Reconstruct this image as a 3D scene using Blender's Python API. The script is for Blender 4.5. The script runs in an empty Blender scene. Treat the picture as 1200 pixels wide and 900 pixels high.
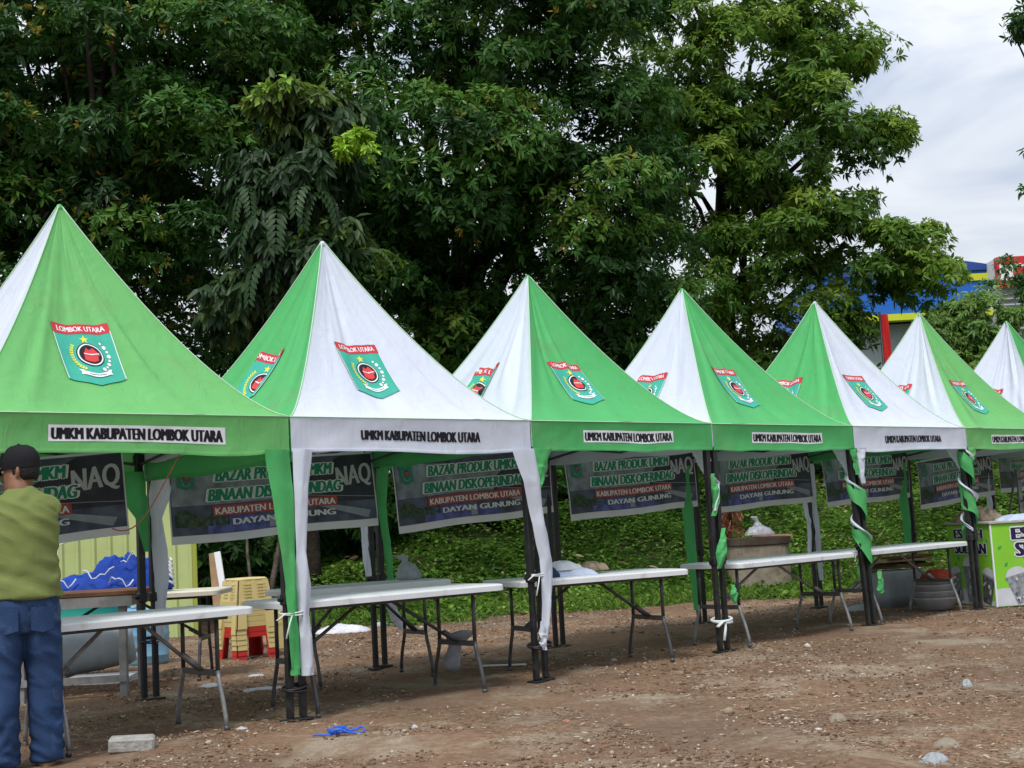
import bpy, math, random
import numpy as np
from mathutils import Vector, Matrix, noise as mnoise

R = math.radians
SC = bpy.context.scene
COL = SC.collection
rnd = random.Random(7)
NR = np.random.default_rng(11)

# ------------------------------------------------------------------ camera
FPX, PITCH, ROLL, CAMH = 1537.7, 0.1080, -0.0553, 1.0852          # focal length in pixels of a 1200 px wide frame
FWD = np.array([0, math.cos(PITCH), math.sin(PITCH)])
UP0 = np.cross([1, 0, 0], FWD)
RGT = math.cos(ROLL) * np.array([1, 0, 0]) + math.sin(ROLL) * UP0
UPV = -math.sin(ROLL) * np.array([1, 0, 0]) + math.cos(ROLL) * UP0
cam = bpy.data.cameras.new('camera')
cam.sensor_width = 36
cam.lens = FPX / 1200 * 36
cam.clip_start = 0.05
cam.clip_end = 3000
camo = bpy.data.objects.new('camera', cam)
COL.objects.link(camo)
m = Matrix.Identity(4)
for i in range(3):
    m[i][0], m[i][1], m[i][2] = RGT[i], UPV[i], -FWD[i]
m[2][3] = CAMH
camo.matrix_world = m
SC.camera = camo

# ------------------------------------------------------------------ overcast sky, veiled sun, exposure
SUN_EL, SUN_AZ = R(58), R(200)                                     # azimuth clockwise from +Y
world = bpy.data.worlds.new('World')
SC.world = world
world.use_nodes = True
wt = world.node_tree
bg = wt.nodes['Background']
sky = wt.nodes.new('ShaderNodeTexSky')
sky.sky_type = 'NISHITA'
sky.sun_disc = False
sky.sun_elevation = SUN_EL
sky.sun_rotation = SUN_AZ
tc = wt.nodes.new('ShaderNodeTexCoord')
mp = wt.nodes.new('ShaderNodeMapping')
mp.inputs['Scale'].default_value = (1.6, 1.6, 4.2)
mp.inputs['Location'].default_value = (0.35, 0.1, 0.2)
nz = wt.nodes.new('ShaderNodeTexNoise')
nz.inputs['Scale'].default_value = 2.6
nz.inputs['Detail'].default_value = 5
nz.inputs['Roughness'].default_value = 0.5
nz.inputs['Distortion'].default_value = 0.5
cr = wt.nodes.new('ShaderNodeValToRGB')
cr.color_ramp.elements[0].position = 0.38
cr.color_ramp.elements[0].color = (6.6, 7.7, 9.7, 1)
cr.color_ramp.elements[1].position = 0.58
cr.color_ramp.elements[1].color = (12.2, 12.7, 13.4, 1)
mx = wt.nodes.new('ShaderNodeMix')
mx.data_type = 'RGBA'
mx.inputs[0].default_value = 0.88                                  # cloud cover
wt.links.new(tc.outputs['Generated'], mp.inputs[0])
wt.links.new(mp.outputs[0], nz.inputs['Vector'])
wt.links.new(nz.outputs['Fac'], cr.inputs[0])
wt.links.new(sky.outputs[0], mx.inputs[6])
# overcast skies are about three times as bright overhead as at the horizon
sx_ = wt.nodes.new('ShaderNodeSeparateXYZ')
mm_ = wt.nodes.new('ShaderNodeMath')
mm_.operation = 'MULTIPLY_ADD'
mm_.use_clamp = False
mm_.inputs[1].default_value = 0.62
mm_.inputs[2].default_value = 0.38
cl_ = wt.nodes.new('ShaderNodeMath')
cl_.operation = 'MAXIMUM'
cl_.inputs[1].default_value = 0.0
vs_ = wt.nodes.new('ShaderNodeVectorMath')
vs_.operation = 'SCALE'
wt.links.new(tc.outputs['Generated'], sx_.inputs[0])
wt.links.new(sx_.outputs['Z'], cl_.inputs[0])
wt.links.new(cl_.outputs[0], mm_.inputs[0])
wt.links.new(cr.outputs[0], vs_.inputs[0])
wt.links.new(mm_.outputs[0], vs_.inputs['Scale'])
wt.links.new(vs_.outputs[0], mx.inputs[7])
wt.links.new(mx.outputs[2], bg.inputs['Color'])
bg.inputs['Strength'].default_value = 0.08
sl = bpy.data.lights.new('sun', 'SUN')
sl.energy = 1.5
sl.angle = R(14)
sl.color = (1.0, 0.965, 0.91)
so = bpy.data.objects.new('sun', sl)
COL.objects.link(so)
sd = Vector((math.sin(SUN_AZ) * math.cos(SUN_EL), math.cos(SUN_AZ) * math.cos(SUN_EL), math.sin(SUN_EL)))
so.rotation_euler = sd.to_track_quat('Z', 'Y').to_euler()
so.location = (0, -5, 20)
SC.view_settings.view_transform = 'Standard'
SC.view_settings.look = 'None'
SC.view_settings.exposure = 0.85
SC.view_settings.gamma = 1
SC.view_settings.use_curve_mapping = False
SC.render.engine = 'CYCLES'
SC.cycles.max_bounces = 7
SC.cycles.diffuse_bounces = 3
SC.cycles.transmission_bounces = 4
SC.cycles.use_denoising = True

# ------------------------------------------------------------------ helpers
TH = 0.7323                                                        # bearing of the tent row
A2 = np.array([math.cos(TH), math.sin(TH)])
B2 = np.array([-A2[1], A2[0]])
C0 = np.array([-1.3669, 7.9887])                                   # front corner between the first two tents
HE, HA = 1.828, 3.228                                              # eave and peak heights


def W(u, v, z=0.0):
    q = C0 + A2 * u + B2 * v
    return Vector((q[0], q[1], z))


def at(px, py, depth):
    """a point seen at pixel (px, py) of the 1200 x 900 photograph, depth metres away along +Y"""
    d = FWD + (px - 600) / FPX * RGT - (py - 450) / FPX * UPV
    t = depth / d[1]
    return Vector((d[0] * t, depth, CAMH + d[2] * t))


def gnd(px, py, z=0.0):
    d = FWD + (px - 600) / FPX * RGT - (py - 450) / FPX * UPV
    t = (z - CAMH) / d[2]
    return Vector((d[0] * t, d[1] * t, z))


def tag(o, label=None, cat=None, group=None, kind=None):
    for k, v in (('label', label), ('category', cat), ('group', group), ('kind', kind)):
        if v:
            o[k] = v
    return o


def empty(name, loc, rz=0.0, label=None, cat=None, group=None):
    o = bpy.data.objects.new(name, None)
    o.empty_display_size = 0.1
    COL.objects.link(o)
    o.location = loc
    o.rotation_euler = (0, 0, rz)
    return tag(o, label, cat, group)


def children(o):
    return [c for c in bpy.data.objects if c.parent == o]


def copy_tree(o, parent=None, kids=None):
    if kids is None:
        kids = {}
        for c in bpy.data.objects:
            if c.parent:
                kids.setdefault(c.parent.name, []).append(c)
    c = o.copy()
    COL.objects.link(c)
    c.parent = parent
    for ch in kids.get(o.name, []):
        copy_tree(ch, c, kids)
    return c


class MB:
    def __init__(s):
        s.v, s.f, s.m = [], [], []

    def add(s, vs, fs, mi=0):
        b = len(s.v)
        s.v += [tuple(v) for v in vs]
        s.f += [tuple(b + i for i in f) for f in fs]
        s.m += [mi] * len(fs)
        return s

    def box(s, c, size, rot=None, mi=0, bev=0.0, taper=1.0):
        hx, hy, hz = size[0] / 2, size[1] / 2, size[2] / 2
        M = rot if rot is not None else Matrix.Identity(3)
        c = Vector(c)
        if bev <= 0:
            vs = [Vector((x * (taper if z > 0 else 1), y * (taper if z > 0 else 1), z)) for z in (-hz, hz) for x, y in ((-hx, -hy), (hx, -hy), (hx, hy), (-hx, hy))]
            fs = [(3, 2, 1, 0), (4, 5, 6, 7), (0, 1, 5, 4), (1, 2, 6, 5), (2, 3, 7, 6), (3, 0, 4, 7)]
        else:
            vs, fs = [], []
            lv = [(-hz, bev), (-hz + bev, 0), (hz - bev, 0), (hz, bev)]
            for z, ins in lv:
                x, y = hx - ins, hy - ins
                b = bev if ins == 0 else bev * 0.6
                for p in ((-x + b, -y), (x - b, -y), (x, -y + b), (x, y - b), (x - b, y), (-x + b, y), (-x, y - b), (-x, -y + b)):
                    vs.append(Vector((p[0], p[1], z)))
            for k in range(3):
                for i in range(8):
                    j = (i + 1) % 8
                    fs.append((k * 8 + i, k * 8 + j, k * 8 + 8 + j, k * 8 + 8 + i))
            fs.append(tuple(range(7, -1, -1)))
            fs.append(tuple(range(24, 32)))
        return s.add([c + M @ v for v in vs], fs, mi)

    def tube(s, pts, rad, n=8, mi=0, caps=True, closed=False, flat=1.0, up=None):
        pts = [Vector(p) for p in pts]
        k = len(pts)
        if not hasattr(rad, '__len__'):
            rad = [rad] * k
        vs, fs = [], []
        prev = None
        for i in range(k):
            a = pts[i - 1] if (i > 0 or closed) else pts[i]
            b = pts[(i + 1) % k] if (i < k - 1 or closed) else pts[i]
            t = (b - a)
            t = t.normalized() if t.length > 1e-9 else Vector((0, 0, 1))
            if prev is None:
                ref = Vector(up) if up is not None else (Vector((0, 0, 1)) if abs(t.z) < 0.9 else Vector((1, 0, 0)))
            else:
                ref = prev
            nrm = ref - t * ref.dot(t)
            nrm = nrm.normalized() if nrm.length > 1e-6 else t.orthogonal().normalized()
            prev = nrm
            bn = t.cross(nrm)
            for j in range(n):
                an = 2 * math.pi * j / n
                vs.append(pts[i] + (nrm * math.cos(an) * flat + bn * math.sin(an)) * rad[i])
        for i in range(k if closed else k - 1):
            i2 = (i + 1) % k
            for j in range(n):
                j2 = (j + 1) % n
                fs.append((i * n + j, i * n + j2, i2 * n + j2, i2 * n + j))
        if caps and not closed:
            fs.append(tuple(range(n - 1, -1, -1)))
            fs.append(tuple((k - 1) * n + j for j in range(n)))
        return s.add(vs, fs, mi)

    def loft(s, rings, mi=0, cap0=True, cap1=True):
        n = len(rings[0])
        vs = [p for r in rings for p in r]
        fs = []
        for i in range(len(rings) - 1):
            for j in range(n):
                j2 = (j + 1) % n
                fs.append((i * n + j, i * n + j2, (i + 1) * n + j2, (i + 1) * n + j))
        if cap0:
            fs.append(tuple(range(n - 1, -1, -1)))
        if cap1:
            fs.append(tuple((len(rings) - 1) * n + j for j in range(n)))
        return s.add(vs, fs, mi)

    def grid(s, fn, nu, nv, mi=0):
        """fn(u, v) for u, v in 0..1"""
        vs = [fn(i / nu, j / nv) for j in range(nv + 1) for i in range(nu + 1)]
        fs = [(j * (nu + 1) + i, j * (nu + 1) + i + 1, (j + 1) * (nu + 1) + i + 1, (j + 1) * (nu + 1) + i) for j in range(nv) for i in range(nu)]
        return s.add(vs, fs, mi)

    def blob(s, c, r, nu=16, nv=10, amp=0.0, fr=3.0, seed=0.0, mi=0, rot=None):
        c = Vector(c)
        M = rot if rot is not None else Matrix.Identity(3)
        rings = []
        for j in range(nv + 1):
            ph = math.pi * (j + 0.02) / (nv + 0.04)
            ring = []
            for i in range(nu):
                th = 2 * math.pi * i / nu
                d = Vector((math.sin(ph) * math.cos(th), math.sin(ph) * math.sin(th), -math.cos(ph)))
                k = 1 + amp * mnoise.noise(d * fr + Vector((seed, seed * 1.7, 0))) if amp else 1
                ring.append(c + M @ Vector((d.x * r[0] * k, d.y * r[1] * k, d.z * r[2] * k)))
            rings.append(ring)
        return s.loft(rings, mi)

    def build(s, name, mats, parent=None, smooth=False, origin=None, label=None):
        me = bpy.data.meshes.new(name)
        vs = s.v
        if origin is not None:
            ox, oy, oz = origin
            vs = [(x - ox, y - oy, z - oz) for x, y, z in vs]
        me.from_pydata(vs, [], s.f)
        if not isinstance(mats, (list, tuple)):
            mats = [mats]
        for mt in mats:
            me.materials.append(mt)
        if len(mats) > 1:
            me.polygons.foreach_set('material_index', s.m)
        if smooth:
            me.polygons.foreach_set('use_smooth', [True] * len(me.polygons))
        me.update()
        o = bpy.data.objects.new(name, me)
        COL.objects.link(o)
        o.parent = parent
        if label:
            o['label'] = label
        return o


def mesh_np(name, V, F, mat, parent=None, tint=None, smooth=False):
    """V (n,3) float, F (m,k) int: one mesh built straight from arrays"""
    me = bpy.data.meshes.new(name)
    n, (mm, k) = len(V), F.shape
    me.vertices.add(n)
    me.vertices.foreach_set('co', np.ascontiguousarray(V, dtype=np.float32).ravel())
    me.loops.add(mm * k)
    me.loops.foreach_set('vertex_index', np.ascontiguousarray(F, dtype=np.int32).ravel())
    me.polygons.add(mm)
    me.polygons.foreach_set('loop_start', np.arange(0, mm * k, k, dtype=np.int32))
    if smooth:
        me.polygons.foreach_set('use_smooth', np.ones(mm, dtype=bool))
    if tint is not None:
        at_ = me.attributes.new('tint', 'FLOAT', 'POINT')
        at_.data.foreach_set('value', np.ascontiguousarray(tint, dtype=np.float32))
    me.materials.append(mat)
    me.update(calc_edges=True)
    me.validate()
    o = bpy.data.objects.new(name, me)
    COL.objects.link(o)
    o.parent = parent
    return o


def remesh(o, voxel=0.012, smooth=2, fn=None):
    """fuse the closed pieces of a mesh into one continuous skin"""
    md = o.modifiers.new('r', 'REMESH')
    md.mode = 'VOXEL'
    md.voxel_size = voxel
    if smooth:
        sm = o.modifiers.new('s', 'SMOOTH')
        sm.factor = 0.5
        sm.iterations = smooth
    dg = bpy.context.evaluated_depsgraph_get()
    me = bpy.data.meshes.new_from_object(o.evaluated_get(dg))
    old = o.data
    mats = [x for x in old.materials]
    o.modifiers.clear()
    o.data = me
    me.name = o.name
    if not me.materials:
        for x in mats:
            me.materials.append(x)
    me.polygons.foreach_set('use_smooth', [True] * len(me.polygons))
    if fn:
        for v in me.vertices:
            v.co = fn(v.co.copy(), v.normal.copy())
    me.update()
    return o


# ------------------------------------------------------------------ text outlines
_TX = {}


def text_mesh(txt, bold=0.0, shear=0.0, sx=1.0, sp=1.0):
    """triangles of a line of lettering, height of capitals 1, centred on x, baseline 0"""
    key = (txt, bold, shear, sx, sp)
    if key in _TX:
        return _TX[key]
    cu = bpy.data.curves.new('t', 'FONT')
    cu.body = txt
    cu.offset = bold
    cu.shear = shear
    cu.space_character = sp
    cu.resolution_u = 3
    o = bpy.data.objects.new('t', cu)
    COL.objects.link(o)
    dg = bpy.context.evaluated_depsgraph_get()
    me = bpy.data.meshes.new_from_object(o.evaluated_get(dg))
    me.calc_loop_triangles()
    V = np.array([v.co[:2] for v in me.vertices])
    F = [tuple(t.vertices) for t in me.loop_triangles]
    bpy.data.objects.remove(o)
    bpy.data.curves.remove(cu)
    bpy.data.meshes.remove(me)
    V[:, 1] /= 0.73
    V[:, 0] = (V[:, 0] - (V[:, 0].min() + V[:, 0].max()) / 2) * sx / 0.73
    _TX[key] = (V, F)
    return _TX[key]


def put_text(mb, txt, fn, height, width, mi=0, **kw):
    """lettering fitted to width x height, fn maps flat (x, y) to a point"""
    fat = kw.pop('fat', 0.0)
    halo = kw.pop('halo', 0.0)
    e0 = kw.pop('e0', 0.0)
    V, F = text_mesh(txt, **kw)
    w = V[:, 0].max() - V[:, 0].min() + 2 * fat
    k = width / w
    fx = fat * k
    sh = [(-fx, 0), (fx, 0), (0, 0)] if fat else [(0, 0)]
    if halo:
        sh = [(fx * s + halo * height * math.cos(a), halo * height * math.sin(a)) for a in [math.pi * j / 3 + 0.3 for j in range(6)] for s in ((-1, 1) if fat else (0,))]
    for q, (dx, dy) in enumerate(sh):                               # overprinted copies thicken the strokes
        mb.add([fn(x * k + dx, y * height + dy, e0 + 0.00012 * q) for x, y in V], F, mi)


# ------------------------------------------------------------------ materials
def mat(name, col, rough=0.6, spec=0.3, metal=0.0, var=0.0, vscale=6.0, bump=0.0, bscale=40.0, trans=0.0, coord='Object', dirt=None, dscale=3.0, damt=0.5, sheen=0.0, detail=4):
    mt = bpy.data.materials.new(name)
    mt.use_nodes = True
    nt = mt.node_tree
    bs = nt.nodes['Principled BSDF']
    out = nt.nodes['Material Output']
    bs.inputs['Roughness'].default_value = rough
    bs.inputs['Specular IOR Level'].default_value = spec
    bs.inputs['Metallic'].default_value = metal
    if sheen:
        bs.inputs['Sheen Weight'].default_value = sheen
    c = (*col, 1)
    bs.inputs['Base Color'].default_value = c
    src = None
    tcn = nt.nodes.new('ShaderNodeTexCoord')
    if var > 0:
        n = nt.nodes.new('ShaderNodeTexNoise')
        n.inputs['Scale'].default_value = vscale
        n.inputs['Detail'].default_value = detail
        nt.links.new(tcn.outputs[coord], n.inputs['Vector'])
        r = nt.nodes.new('ShaderNodeValToRGB')
        r.color_ramp.elements[0].position = 0.3
        r.color_ramp.elements[1].position = 0.7
        r.color_ramp.elements[0].color = (*[x * (1 - var) for x in col], 1)
        r.color_ramp.elements[1].color = (*[min(1, x * (1 + var)) for x in col], 1)
        nt.links.new(n.outputs['Fac'], r.inputs[0])
        src = r.outputs[0]
    if dirt is not None:
        n = nt.nodes.new('ShaderNodeTexNoise')
        n.inputs['Scale'].default_value = dscale
        n.inputs['Detail'].default_value = 7
        n.inputs['Roughness'].default_value = 0.65
        nt.links.new(tcn.outputs[coord], n.inputs['Vector'])
        r = nt.nodes.new('ShaderNodeValToRGB')
        r.color_ramp.elements[0].position = 0.55
        r.color_ramp.elements[1].position = 0.72
        r.color_ramp.elements[0].color = (0, 0, 0, 1)
        r.color_ramp.elements[1].color = (damt, damt, damt, 1)
        nt.links.new(n.outputs['Fac'], r.inputs[0])
        mxx = nt.nodes.new('ShaderNodeMix')
        mxx.data_type = 'RGBA'
        nt.links.new(r.outputs[0], mxx.inputs[0])
        if src:
            nt.links.new(src, mxx.inputs[6])
        else:
            mxx.inputs[6].default_value = c
        mxx.inputs[7].default_value = (*dirt, 1)
        src = mxx.outputs[2]
    if src:
        nt.links.new(src, bs.inputs['Base Color'])
    if bump > 0:
        n = nt.nodes.new('ShaderNodeTexNoise')
        n.inputs['Scale'].default_value = bscale
        n.inputs['Detail'].default_value = 4
        nt.links.new(tcn.outputs[coord], n.inputs['Vector'])
        b = nt.nodes.new('ShaderNodeBump')
        b.inputs['Strength'].default_value = bump
        b.inputs['Distance'].default_value = 0.02
        nt.links.new(n.outputs['Fac'], b.inputs['Height'])
        nt.links.new(b.outputs[0], bs.inputs['Normal'])
    if trans > 0:
        tr = nt.nodes.new('ShaderNodeBsdfTranslucent')
        tr.inputs['Color'].default_value = c
        if src:
            nt.links.new(src, tr.inputs['Color'])
        ms = nt.nodes.new('ShaderNodeMixShader')
        ms.inputs[0].default_value = trans
        nt.links.new(bs.outputs[0], ms.inputs[1])
        nt.links.new(tr.outputs[0], ms.inputs[2])
        nt.links.new(ms.outputs[0], out.inputs[0])
    return mt


def crumple(mb, lx, ly, h, seed, mi=0, c=(0, 0, 0), fr=5.0, peak=0.6, n=44, rag=0.25, rot=0.0):
    """closed rumpled heap of cloth: folded top over a flat foot, ragged outline"""
    ca, sa = math.cos(rot), math.sin(rot)
    rings = []
    m_ = 18
    for j in range(m_ + 1):
        f = 1 - j / m_
        ring = []
        for i in range(n):
            a = 2 * math.pi * i / n
            d = Vector((math.cos(a), math.sin(a), 0))
            k = (1 / max(abs(d.x), abs(d.y)) ** 0.5) * (1 + rag * mnoise.noise(d * 2.3 + Vector((seed, 0, 0))) + 0.5 * rag * mnoise.noise(d * 6 + Vector((0, seed, 0))))
            r = f * 0.985 + 0.015
            x, y = lx * k * r * d.x, ly * k * r * d.y
            env = (1 - r ** 4) * (peak + (1 - peak) * (1 - r)) + 0.10 * (1 - r ** 20)
            p = Vector((x * fr, y * fr * 1.4, seed * 3.1))
            wq = p + 0.5 * Vector((mnoise.noise(p), mnoise.noise(p + Vector((5, 5, 5))), 0))
            rid = 1 - abs(mnoise.noise(wq * 1.3)) * 1.7
            rid2 = 1 - abs(mnoise.noise(wq * 3.1 + Vector((9, 0, 0)))) * 1.7
            z = h * env * (0.66 + 0.26 * rid + 0.12 * rid2)
            ring.append((c[0] + x * ca - y * sa, c[1] + x * sa + y * ca, c[2] + max(0.0008 * (1 + j), z)))
        rings.append(ring)
    foot = [(x, y, c[2]) for x, y, z in rings[0]]
    mb.loft([foot] + rings, mi)
    return mb


def leaf_mat(name, stops, trans=0.3, rough=0.42, spec=0.5):
    mt = bpy.data.materials.new(name)
    mt.use_nodes = True
    nt = mt.node_tree
    bs = nt.nodes['Principled BSDF']
    out = nt.nodes['Material Output']
    an = nt.nodes.new('ShaderNodeAttribute')
    an.attribute_name = 'tint'
    r = nt.nodes.new('ShaderNodeValToRGB')
    els = r.color_ramp.elements
    while len(els) < len(stops):
        els.new(0.5)
    for e, (p, c) in zip(els, stops):
        e.position = p
        e.color = (*c, 1)
    nt.links.new(an.outputs['Fac'], r.inputs[0])
    nt.links.new(r.outputs[0], bs.inputs['Base Color'])
    bs.inputs['Roughness'].default_value = rough
    bs.inputs['Specular IOR Level'].default_value = spec
    tr = nt.nodes.new('ShaderNodeBsdfTranslucent')
    nt.links.new(r.outputs[0], tr.inputs['Color'])
    ms = nt.nodes.new('ShaderNodeMixShader')
    ms.inputs[0].default_value = trans
    nt.links.new(bs.outputs[0], ms.inputs[1])
    nt.links.new(tr.outputs[0], ms.inputs[2])
    nt.links.new(ms.outputs[0], out.inputs[0])
    return mt


M = {}
M['green'] = mat('green_fabric', (0.090, 0.455, 0.142), 0.62, 0.25, var=0.07, vscale=1.8, bump=0.12, bscale=9, trans=0.22, dirt=(0.20, 0.22, 0.10), dscale=1.9, damt=0.34)
M['lime'] = mat('faded_green_fabric', (0.165, 0.50, 0.155), 0.62, 0.25, var=0.07, vscale=1.8, bump=0.12, bscale=9, trans=0.22, dirt=(0.24, 0.24, 0.10), dscale=1.9, damt=0.34)
M['white'] = mat('white_fabric', (0.71, 0.755, 0.86), 0.65, 0.25, var=0.02, vscale=2.2, bump=0.10, bscale=9, trans=0.25, dirt=(0.50, 0.49, 0.46), dscale=1.6, damt=0.15)
for _k in ('green', 'lime', 'white'):                               # soft creases running down the cloth
    _nt = M[_k].node_tree
    _tc = next(n for n in _nt.nodes if n.type == 'TEX_COORD')
    _bp = next(n for n in _nt.nodes if n.type == 'BUMP')
    _mp = _nt.nodes.new('ShaderNodeMapping')
    _mp.inputs['Scale'].default_value = (7, 7, 2.2)
    _n = _nt.nodes.new('ShaderNodeTexNoise')
    _n.inputs['Scale'].default_value = 1.0
    _n.inputs['Detail'].default_value = 5
    _n.inputs['Distortion'].default_value = 1.2
    _nt.links.new(_tc.outputs['Object'], _mp.inputs[0])
    _nt.links.new(_mp.outputs[0], _n.inputs['Vector'])
    _b2 = _nt.nodes.new('ShaderNodeBump')
    _b2.inputs['Strength'].default_value = 0.40
    _b2.inputs['Distance'].default_value = 0.03
    _nt.links.new(_n.outputs['Fac'], _b2.inputs['Height'])
    _nt.links.new(_b2.outputs[0], _bp.inputs['Normal'])
M['piping'] = mat('seam_thread', (0.42, 0.62, 0.42), 0.7, 0.2)
M['black'] = mat('black_steel', (0.011, 0.011, 0.013), 0.45, 0.4, var=0.4, vscale=12, dirt=(0.09, 0.07, 0.055), dscale=14, damt=0.35)
M['steel'] = mat('dark_grey_steel', (0.05, 0.052, 0.056), 0.4, 0.5, var=0.3, vscale=10, dirt=(0.14, 0.11, 0.09), dscale=12, damt=0.4)
M['silver'] = mat('worn_grey_steel', (0.22, 0.22, 0.22), 0.38, 0.5, metal=0.3, var=0.3, vscale=14)
M['table'] = mat('white_table_plastic', (0.66, 0.68, 0.69), 0.42, 0.4, var=0.04, vscale=5, dirt=(0.34, 0.31, 0.27), dscale=7, damt=0.6)
M['beige'] = mat('cream_table_plastic', (0.62, 0.58, 0.47), 0.45, 0.4, var=0.04, vscale=5, dirt=(0.36, 0.30, 0.24), dscale=4, damt=0.35)
M['ink'] = mat('black_print', (0.012, 0.012, 0.016), 0.6, 0.2)
M['strip'] = mat('white_print_strip', (0.68, 0.70, 0.72), 0.6, 0.2, var=0.05, vscale=8)
M['teal'] = mat('teal_print', (0.045, 0.37, 0.27), 0.6, 0.2, var=0.08, vscale=10)
M['redp'] = mat('red_print', (0.50, 0.035, 0.045), 0.6, 0.2)
M['redhut'] = mat('bright_red_print', (0.60, 0.05, 0.05), 0.6, 0.2)
M['yel'] = mat('yellow_print', (0.62, 0.66, 0.08), 0.6, 0.2)
M['whp'] = mat('white_print', (0.75, 0.76, 0.78), 0.6, 0.2)
M['tie'] = mat('white_cord', (0.62, 0.66, 0.64), 0.7, 0.2)
M['bluecord'] = mat('blue_rope', (0.02, 0.12, 0.62), 0.6, 0.3)
M['redcord'] = mat('dull_red_cord', (0.32, 0.12, 0.07), 0.7, 0.2)
M['bag'] = mat('grey_plastic_bag', (0.40, 0.42, 0.44), 0.35, 0.5, var=0.15, vscale=20, bump=0.4, bscale=30, trans=0.3)

# ------------------------------------------------------------------ terrain
def edge_y(x):
    return np.where(x < -3.0, 17.2 + 0.0 * x, 15.75 + 0.235 * (x + 1.65) + 0.25 * np.sin(x * 1.3) + 0.15 * np.sin(x * 3.1 + 1)) + np.clip(-1.6 - x, 0, 1.4) * 0.9


def sstep(t):
    t = np.clip(t, 0, 1)
    return t * t * (3 - 2 * t)


def vnoise(x, y, fr, seed=0):
    """cheap smooth value noise on arrays"""
    x = np.asarray(x) * fr + 31.7 * seed + 1000
    y = np.asarray(y) * fr + 17.3 * seed + 1000
    xi, yi = np.floor(x), np.floor(y)
    fx, fy = x - xi, y - yi
    fx, fy = fx * fx * (3 - 2 * fx), fy * fy * (3 - 2 * fy)
    h = lambda a, b: np.modf(np.abs(np.sin(a * 127.1 + b * 311.7 + seed * 74.7) * 43758.5453))[0]
    return (h(xi, yi) * (1 - fx) + h(xi + 1, yi) * fx) * (1 - fy) + (h(xi, yi + 1) * (1 - fx) + h(xi + 1, yi + 1) * fx) * fy


def terrain(x, y):
    x, y = np.asarray(x, float), np.asarray(y, float)
    e = edge_y(np.clip(x, -9, 12))
    z = 1.45 * sstep((y - e) / 8.0) + 0.25 * sstep((y - e) / 2.0) * (vnoise(x, y, 0.5, 3) - 0.3)
    fade = np.clip((40 - np.hypot(x, y)) / 10, 0, 1)
    z = z + fade * (0.035 * (vnoise(x, y, 0.9, 1) - 0.5) + 0.022 * (vnoise(x, y, 2.7, 2) - 0.5) + 0.012 * (vnoise(x, y, 7, 4) - 0.5) + 0.008 * (vnoise(x, y, 17, 5) - 0.5))
    return z


def axis(lo, hi, step, far):
    a = list(np.arange(lo, hi + 1e-6, step))
    s = step
    x = lo
    left = []
    while x > -far:
        s *= 1.35
        x -= s
        left.append(x)
    s, x = step, hi
    right = []
    while x < far:
        s *= 1.35
        x += s
        right.append(x)
    return np.array(left[::-1] + a + right)


gx, gy = axis(-6.0, 8.5, 0.045, 900), axis(4.5, 19.0, 0.045, 900)
X, Y = np.meshgrid(gx, gy)
Z = terrain(X, Y)
nx, ny = len(gx), len(gy)
idx = np.arange(nx * ny).reshape(ny, nx)
F = np.stack([idx[:-1, :-1], idx[:-1, 1:], idx[1:, 1:], idx[1:, :-1]], -1).reshape(-1, 4)


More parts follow.
